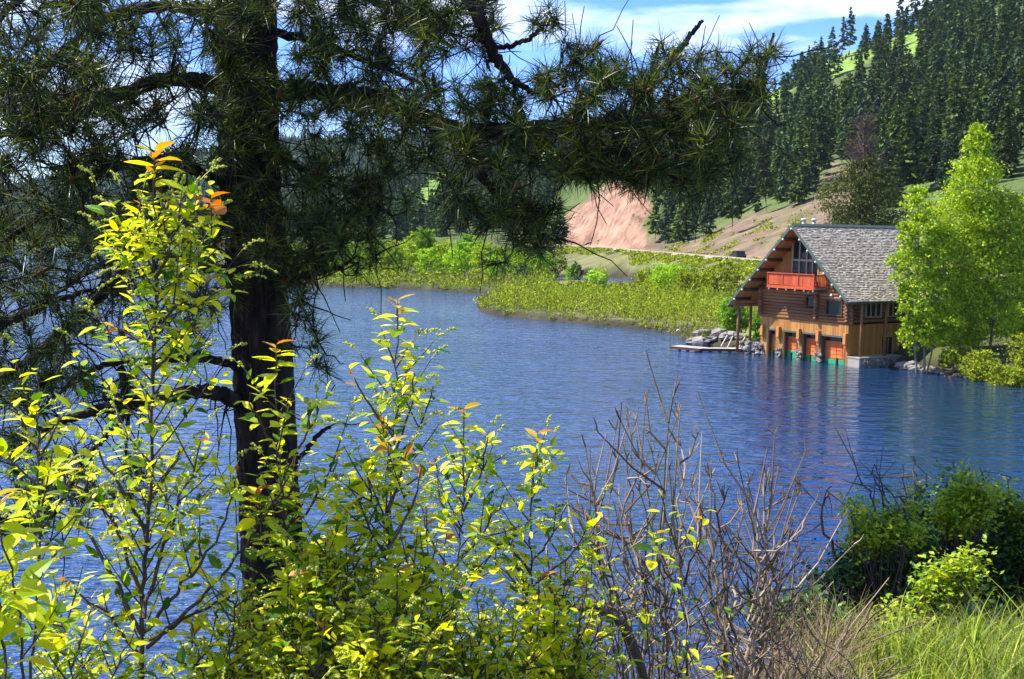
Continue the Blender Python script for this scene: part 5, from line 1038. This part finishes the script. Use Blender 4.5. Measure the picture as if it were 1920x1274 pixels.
tips = [('low lime green shrub at the bottom left corner over the water', 160, 2.9, [(70, 1225), (112, 1130), (150, 1190), (250, 1190)]),
 ('low leafy shrub at the bottom between the tall sapling and the pine trunk', 400, 3.0, [(360, 1170), (450, 1080), (480, 1110), (430, 1190), (500, 1170), (455, 1240), (520, 1230)]),
 ('low leafy shrub at the foot of the pine trunk', 575, 2.9, [(540, 1090), (600, 1040), (640, 1080), (560, 1170), (610, 1160), (650, 1150), (585, 1230), (520, 1150), (680, 1200)]),
 ('low dense shrub below the bushy yellow-green one', 730, 2.8, [(700, 1120), (745, 1080), (790, 1130), (720, 1190), (770, 1200), (820, 1180), (670, 1200), (800, 1235), (740, 1240)]),
 ('leafy lime shrub filling the bottom between the two tall middle shrubs', 800, 3.15, [(760, 1010), (800, 960), (838, 1000), (780, 1070), (830, 1060), (740, 1060), (815, 1120), (690, 1040), (860, 1090)]),
 ('leafy lime shrub low between the pine trunk and the bushy yellow-green one', 640, 3.05, [(610, 1010), (650, 960), (665, 1030), (630, 1090), (690, 1110), (590, 1090), (660, 1160)]),
 ('low lime shrub ending the leafy row at the bottom, mixed with bare twigs', 1040, 3.25, [(1010, 1090), (1060, 1050), (1100, 1090), (1040, 1150), (1090, 1170), (980, 1120), (1140, 1130), (1000, 1210), (1120, 1220)]),
 ('low shaded shrub with dark leaves below the darker flowering shrub', 890, 3.1, [(850, 1120), (900, 1100), (945, 1130), (880, 1190), (930, 1210), (970, 1180), (830, 1210), (1010, 1215)])]
for lab, px0, d0, tl in tips:
    shrub(lab, px0, d0, [[(px0+(a-px0)*.35, 1300), (px0+(a-px0)*.7, (b+1300)/2), (a, b)] for a, b in tl], .043, start=.52, side=1.4, dens=1.35)
shrub('small lime sprig of leaves growing up through the bare twigs', 1290, 3.5, [[(1290, 1274), (1285, 1150), (1275, 1050), (1262, 940)], [(1283, 1100), (1310, 1020), (1318, 960)], [(1283, 1120), (1240, 1060), (1225, 1010)], [(1280, 1060), (1255, 1000), (1240, 930)]], .045, start=.5, side=.3, dens=.7, racs=0)
shrub('scattered low lime leaves at the bottom among the bare twigs', 1210, 3.3, [[(1180, 1300), (1150, 1180), (1140, 1090)], [(1220, 1300), (1215, 1200), (1210, 1130)], [(1120, 1300), (1085, 1200), (1075, 1120)], [(1280, 1300), (1260, 1220), (1240, 1170)], [(1090, 1300), (1030, 1230), (1020, 1160)], [(1360, 1300), (1340, 1240), (1345, 1200)]], .048, start=.55, side=.5, dens=.7, racs=.1)
# thick dark dead limb leaning through
lb_ = curve([(1228, 1420, 3.6), (1210, 1274, 3.6), (1180, 1180, 3.6), (1140, 1145, 3.6), (1100, 1138, 3.6), (1046, 1137, 3.6), (1000, 1120, 3.6), (975, 1080, 3.6), (960, 1020, 3.6)], .004); g_ = gbase(1240, 3.6); lb_ = np.concatenate([[g_], lb_])
tag(MB().tube(lb_, np.linspace(.018, .006, len(lb_)), 8).build('dead_limb', M['sap_stem'], None, True), 'thick dark crooked limb leaning left through the bare twigs', 'dead branch')

# ------------------------------------------------------------------ bare shrub
def bare(label, d0, px0, tipl, fill, seed, box_):
    r_ = np.random.default_rng(seed); g = gbase(px0, d0); rt = thing('bare_shrub', g, label, 'bare shrub'); mb = MB()
    def fork(p, d, L_, n):
        for _ in range(n):
            dd_ = unit(d+r_.normal(0, .34, 3)+np.array([0, 0, .25])); l_ = L_*r_.uniform(.5, 1.2); mid = p+dd_*l_*.5+r_.normal(0, .006, 3); mb.tube([p, mid, mid+unit(dd_+np.array([0, 0, .25])+r_.normal(0, .12, 3))*l_*.5], [.0028, .0022, .0010], 4, cap=False)
    for px, py, th, nf in tipl:
        tip = P(px, py, d0+r_.uniform(-.2, .2)); b0 = P(px0+(px-px0)*.45+r_.uniform(-25, 25), 1240, d0+r_.uniform(-.1, .1)); q = np.array([g, b0, (b0*.5+tip*.5)+np.array([r_.normal(0, .035), 0, 0]), tip]); L_ = np.linalg.norm(tip-b0); cum = np.array([0, .4, .75, 1]); tt = np.linspace(0, 1, 22)
        c_ = np.stack([np.interp(tt, cum, q[:, z]) for z in range(3)], -1)
        for _ in range(2): c_[1:-1] = (c_[:-2]+2*c_[1:-1]+c_[2:])/4
        c_[1:-1] += r_.normal(0, .007, c_[1:-1].shape); mb.tube(c_, np.linspace(th*.0015, th*.0006, 22)*(1+r_.normal(0, .12, 22)), 6)
        d = unit(c_[-1]-c_[-3]); fork(c_[-1], d, .07, nf)
        for k_ in r_.choice(np.arange(9, 21), 6, replace=False): 
            dd_ = unit(d*.6+r_.normal(0, .75, 3)*np.array([1, .7, .5])); l_ = r_.uniform(.06, .30); e = c_[k_]+dd_*l_+np.array([0, 0, l_*.35]); m2 = c_[k_]+dd_*l_*.5+r_.normal(0, .008, 3); mb.tube([c_[k_], m2, e], [.0042, .003, .0018], 5, cap=False)
            if r_.random() < .7: fork(e, unit(e-m2), .05, int(r_.integers(1, 4)))
            if r_.random() < .5: fork(m2, dd_, .05, 2)
    x0, x1, y0 = box_
    for _ in range(fill):
        px = r_.uniform(x0, x1); top = r_.uniform(y0, 1220); d_ = d0+r_.uniform(-.35, .45); a = P(px+r_.normal(0, 130), 1320, d_); b = P(px, top, d_); m_ = (a+b)/2+r_.normal(0, .03, 3); tt = np.linspace(0, 1, 9); c_ = np.stack([np.interp(tt, [0, .5, 1], [a[z], m_[z], b[z]]) for z in range(3)], -1); c_[1:-1] = (c_[:-2]+2*c_[1:-1]+c_[2:])/4; c_[1:-1] += r_.normal(0, .006, (7, 3))
        mb.tube(c_, np.linspace(r_.uniform(.0016, .0038), .0011, 9), 4, cap=False)
        for k_ in r_.choice(np.arange(3, 9), 3, replace=False): fork(c_[k_], unit(c_[k_]-c_[k_-1]), .09, 1)
    mb.v = [q-g for q in mb.v]; mb.build('branches', M['dead_twig'], rt)
bare('bare shrub of thin grey branching twigs, left of the knobbly reddish stems', 3.7, 1240, [(1268, 830, 5, 2), (1262, 745, 3, 2), (1183, 828, 3, 3), (1223, 850, 3, 3), (1098, 838, 3, 1), (1062, 890, 3, 1), (1175, 860, 3, 3), (1140, 900, 3, 2), (1105, 900, 3, 2), (1085, 960, 3, 2), (1210, 900, 4, 3), (1160, 930, 4, 2), (1298, 915, 3, 3)], 46, 5, (1010, 1330, 1000))
bare('bare shrub of thick knobbly reddish stems with broken forked ends', 3.9, 1400, [(1330, 893, 5, 4), (1358, 940, 6, 5), (1401, 905, 4, 0), (1440, 905, 6, 4), (1432, 930, 5, 4), (1392, 960, 5, 4), (1480, 1010, 6, 5), (1455, 1060, 5, 4), (1350, 1000, 5, 4), (1380, 1040, 6, 4), (1500, 1090, 4, 4), (1310, 980, 4, 3), (1420, 1000, 5, 4)], 40, 6, (1290, 1540, 1060))

# ------------------------------------------------------------------ leafy shrubs on the right
def smallleaf(name, label, px, Y, blobs, n, size, mats, seed, twigs=()):
    """blobs in photo pixels: (px,py,rx,ry) at depth Y (+dy)"""
    r_ = np.random.default_rng(seed); g = gbase(px, Y); rt = thing(name, g, label, 'shrub'); sc = Y/FPX; mbs = [MB() for _ in mats]; st = MB()
    ar = np.array([b[2]*b[3] for b in blobs], float); ar /= ar.sum()
    for bi, b in enumerate(blobs):
        c0 = P(b[0], b[1], Y+(b[4] if len(b) > 4 else 0)); K = max(4, int(17*ar[bi]*len(blobs))); d = rand_unit(K, r_)*r_.uniform(.15, 1.35, (K, 1))**.6; cc_ = c0+d*np.array([b[2]*sc, b[2]*sc*.8, b[3]*sc]); m_ = int(n*ar[bi]); q = r_.integers(0, K, m_); sp_ = max(.045, .19*min(b[2], b[3])*sc)
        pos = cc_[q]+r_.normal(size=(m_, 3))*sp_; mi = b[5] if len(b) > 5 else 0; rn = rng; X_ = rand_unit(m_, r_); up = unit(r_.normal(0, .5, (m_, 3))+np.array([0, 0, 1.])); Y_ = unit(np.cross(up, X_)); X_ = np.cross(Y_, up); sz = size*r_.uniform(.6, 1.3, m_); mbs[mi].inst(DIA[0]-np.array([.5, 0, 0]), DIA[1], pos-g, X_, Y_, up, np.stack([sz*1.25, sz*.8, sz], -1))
        for c2 in cc_[:12]: 
            e = c2-g; st.tube([(0, 0, -.1), e*np.array([.35, .35, .6])+r_.normal(0, .05, 3), e], [.012, .007, .0025], 4, cap=False)
    for tw in twigs:
        q = np.array([P(a, b, Y) for a, b in tw])-g; q = np.concatenate([[[0, 0, -.1]], q]); tt = np.linspace(0, len(q)-1, 16); c_ = np.stack([np.interp(tt, np.arange(len(q)), q[:, z]) for z in range(3)], -1); c_[1:-1] = (c_[:-2]+2*c_[1:-1]+c_[2:])/4; c_[1:-1] += r_.normal(0, .012, (14, 3)); st.tube(c_, np.linspace(.014, .003, 16), 5, cap=False)
        for k_ in range(7, 16):
            if r_.random() < .7: d = unit(c_[k_]-c_[k_-1]+r_.normal(0, .6, 3)); l_ = r_.uniform(.08, .3); st.tube([c_[k_], c_[k_]+d*l_*.5+r_.normal(0, .01, 3), c_[k_]+d*l_], [.004, .003, .0015], 4, cap=False)
    for mb_, m_, nm in zip(mbs, mats, ('leaves', 'lit_leaves')):
        if mb_.n: mb_.build('leaves', M[m_], rt)
    st.build('stem', M['sap_stem'], rt); return rt
smallleaf('leafy_shrub', 'green shrub with a light leafy top at the left end of the right thicket', 1660, 7.6, [(1640, 990, 50, 40, 0, 1), (1610, 1010, 30, 30, 0, 1), (1690, 985, 50, 45, 0, 1), (1610, 1060, 40, 45, .1, 0), (1660, 1080, 70, 60, .2, 0), (1560, 1075, 40, 30, 0, 0), (1590, 1120, 50, 50, .1, 0), (1600, 960, 12, 25, -.1, 1), (1700, 1040, 60, 60, .2, 0), (1545, 1130, 40, 40, .1, 0), (1640, 1150, 70, 40, 0, 0)], 14000, .030, ['shrub_leaf', 'shrub_leaf_lit_yellow'], 21, [[(1640, 1000), (1635, 930), (1600, 865)], [(1700, 1020), (1660, 940), (1636, 880)], [(1575, 1060), (1542, 990), (1545, 930), (1560, 912)], [(1700, 980), (1690, 930), (1640, 905)]])
smallleaf('leafy_shrub', 'dark leafy shrub with bare upright stems in the middle of the right thicket', 1760, 8.4, [(1740, 960, 35, 50, 0, 0), (1720, 1000, 40, 50, 0, 0), (1800, 930, 40, 40, 0, 0), (1770, 1000, 60, 60, .1, 0), (1820, 1000, 50, 60, .2, 0), (1750, 1080, 80, 60, .2, 0), (1840, 1080, 70, 60, .3, 0), (1690, 1100, 60, 60, 0, 0), (1785, 905, 16, 18, 0, 0), (1800, 960, 25, 40, -.5, 1), (1860, 960, 40, 50, 0, 0), (1740, 1150, 90, 50, .2, 0), (1640, 1180, 60, 40, -.6, 0), (1800, 1160, 80, 40, -.8, 0)], 17000, .032, ['shrub_leaf', 'shrub_leaf_lit_yellow'], 22, [[(1705, 1000), (1702, 940), (1692, 870)], [(1715, 1000), (1714, 930), (1716, 865)], [(1720, 1010), (1725, 940), (1738, 890)], [(1700, 980), (1660, 940), (1640, 870)]])
smallleaf('leafy_shrub', 'yellow-green airy shrub rising above the dark thicket near the right edge', 1800, 7.9, [(1800, 945, 28, 35, 0, 1), (1815, 915, 22, 22, 0, 1), (1790, 975, 30, 30, 0, 1), (1840, 950, 26, 40, 0, 1), (1775, 960, 14, 20, 0, 1)], 3200, .030, ['shrub_leaf', 'shrub_leaf_lit_yellow'], 23, [[(1830, 1000), (1835, 930), (1840, 890)]])
smallleaf('leafy_shrub', 'dark shrub with a bare pole-like stem at the right edge', 1900, 8.2, [(1900, 1060, 50, 60, 0, 0), (1870, 1000, 30, 50, 0, 0), (1910, 980, 30, 50, 0, 1), (1930, 1120, 60, 60, 0, 0), (1880, 1130, 70, 50, 0, 0), (1950, 1020, 40, 60, 0, 0), (1870, 940, 22, 26, 0, 1)], 12000, .033, ['shrub_leaf', 'shrub_leaf_lit_yellow'], 24, [[(1896, 1050), (1896, 960), (1896, 895)], [(1870, 1050), (1868, 970), (1862, 930)]])
smallleaf('leafy_shrub', 'small bright yellow-green shrub in front of the dark thicket above the grass', 1760, 6.2, [(1770, 1080, 35, 22, 0, 1), (1810, 1075, 30, 26, 0, 1), (1790, 1110, 45, 25, 0, 1), (1740, 1105, 30, 25, 0, 1), (1760, 1130, 30, 20, 0, 1), (1700, 1170, 35, 22, 0, 1), (1680, 1150, 20, 14, 0, 1), (1820, 1050, 18, 16, 0, 1)], 2300, .029, ['shrub_leaf', 'shrub_leaf_lit_yellow'], 25)
smallleaf('leafy_shrub', 'low dark shrub under the bare knobbly stems', 1520, 6.8, [(1500, 1150, 45, 30, 0, 0), (1460, 1160, 40, 25, 0, 0), (1560, 1170, 50, 30, 0, 0), (1430, 1130, 20, 15, 0, 0)], 4200, .032, ['shrub_leaf', 'shrub_leaf_lit_yellow'], 26)

# ------------------------------------------------------------------ grass and straw
def blades(n, px0, px1, y0, y1, hmin, hmax, width, seed, lean=.35):
    r_ = np.random.default_rng(seed); Y = r_.uniform(y0, y1, n); px = r_.uniform(px0, px1, n); x = (px-960)/FPX*Y; z = bank_z(x, Y); h = r_.uniform(hmin, hmax, n); a = r_.uniform(0, 6.28, n); d = np.stack([np.cos(a), np.sin(a), np.zeros(n)], -1)*(r_.uniform(.1, 1, n)*lean)[:, None]; sd_ = np.stack([-np.sin(a+r_.normal(0, .6, n)), np.cos(a), np.zeros(n)], -1); mb = MB(); K = 5; vs = []
    for k_ in range(K):
        s_ = k_/(K-1); c_ = np.stack([x, Y, z-.02], -1)+d*(h*s_**2)[:, None]+np.array([0, 0, 1])*(h*(s_-.25*s_**3*r_.uniform(.2, 1.4, n)))[:, None]; w_ = width*(1-s_)**.7*(.7+.6*r_.random(n)) if k_ < K-1 else np.zeros(n)+.0004; vs += [c_-sd_*w_[:, None]/2, c_+sd_*w_[:, None]/2]
    v = np.stack(vs, 1); f = np.array([(2*k_, 2*k_+1, 2*k_+3, 2*k_+2) for k_ in range(K-1)]); mb.add(v.reshape(-1, 3), (f[None]+(np.arange(n)*2*K)[:, None, None]).reshape(-1, 4)); return mb
tag(blades(26000, 1380, 2300, 2.6, 6.2, .04, .20, .004, 61, 1.1).build('grass', M['grass']), 'tall yellow-green grass on the bank at the bottom right', 'grass', kind='stuff')
gw = blades(2600, 1400, 2300, 2.6, 6.0, .10, .34, .0085, 63, 1.3); tag(gw.build('broad_grass', M['grass']), 'broad bent grass blades among the fine grass at the bottom right', 'grass', kind='stuff')
tag(blades(2500, 1500, 2300, 2.8, 6.2, .10, .30, .0022, 64, 1.2).build('dry_stems', M['straw']), 'thin dry stems mixed into the green grass', 'dry grass', kind='stuff')
tag(blades(15000, 1040, 1640, 3.0, 6.2, .08, .36, .0035, 62, 1.1).build('dry_grass', M['straw']), 'dry tan straw and dead stems under the bare shrubs', 'dry grass', kind='stuff')
r_ = np.random.default_rng(12); mb = MB()
for q in range(800):
    Y = r_.uniform(3.4, 6.0); px = r_.uniform(1080, 1600); x = (px-960)/FPX*Y; z = float(bank_z(x, Y)); d = unit(np.array([r_.normal(0, .8), r_.normal(0, .5), r_.uniform(.25, 1)])); l_ = r_.uniform(.2, .6); p = np.array([x, Y, z]); m_ = p+d*l_*.5+r_.normal(0, .02, 3); mb.tube([p, m_, p+d*l_+np.array([0, 0, -.05])], [.0045, .0035, .0018], 4, cap=False)
tag(mb.build('dead_stalks', M['dead_twig']), 'litter of broken dead stalks on the bank', 'stalks', kind='stuff')
gp = curve([(1530, 1200, 5.2), (1524, 1060, 5.2), (1510, 980, 5.2), (1500, 925, 5.2), (1494, 900, 5.2)], .002); mb = MB().tube(gp, np.linspace(.0022, .001, len(gp)), 4, cap=False); hd = gp[-5:]; 
for q in range(60): p = hd[rng.integers(0, 5)]+rng.normal(0, .005, 3); mb.tube([p, p+np.array([rng.normal(0, .004), 0, .014])], [.002, .0008], 4, cap=False)
tag(mb.build('grass_stalk', M['straw']), 'single thin straw stalk with a seed head standing against the lake', 'grass stalk')

# ------------------------------------------------------------------ air
hzm = bpy.data.materials.new('haze'); hzm.use_nodes = True; t = hzm.node_tree; t.nodes.clear(); pv = t.nodes.new('ShaderNodeVolumePrincipled'); o = t.nodes.new('ShaderNodeOutputMaterial')
pv.inputs['Color'].default_value = (.62, .78, 1, 1); pv.inputs['Density'].default_value = .00004; t.links.new(pv.outputs[0], o.inputs['Volume'])
hb_ = MB().box((-9300, -120, -3), (9300, 9300, 420)).build('haze', hzm); tag(hb_, kind='stuff', label='thin blue summer haze over the lake and the far hills')
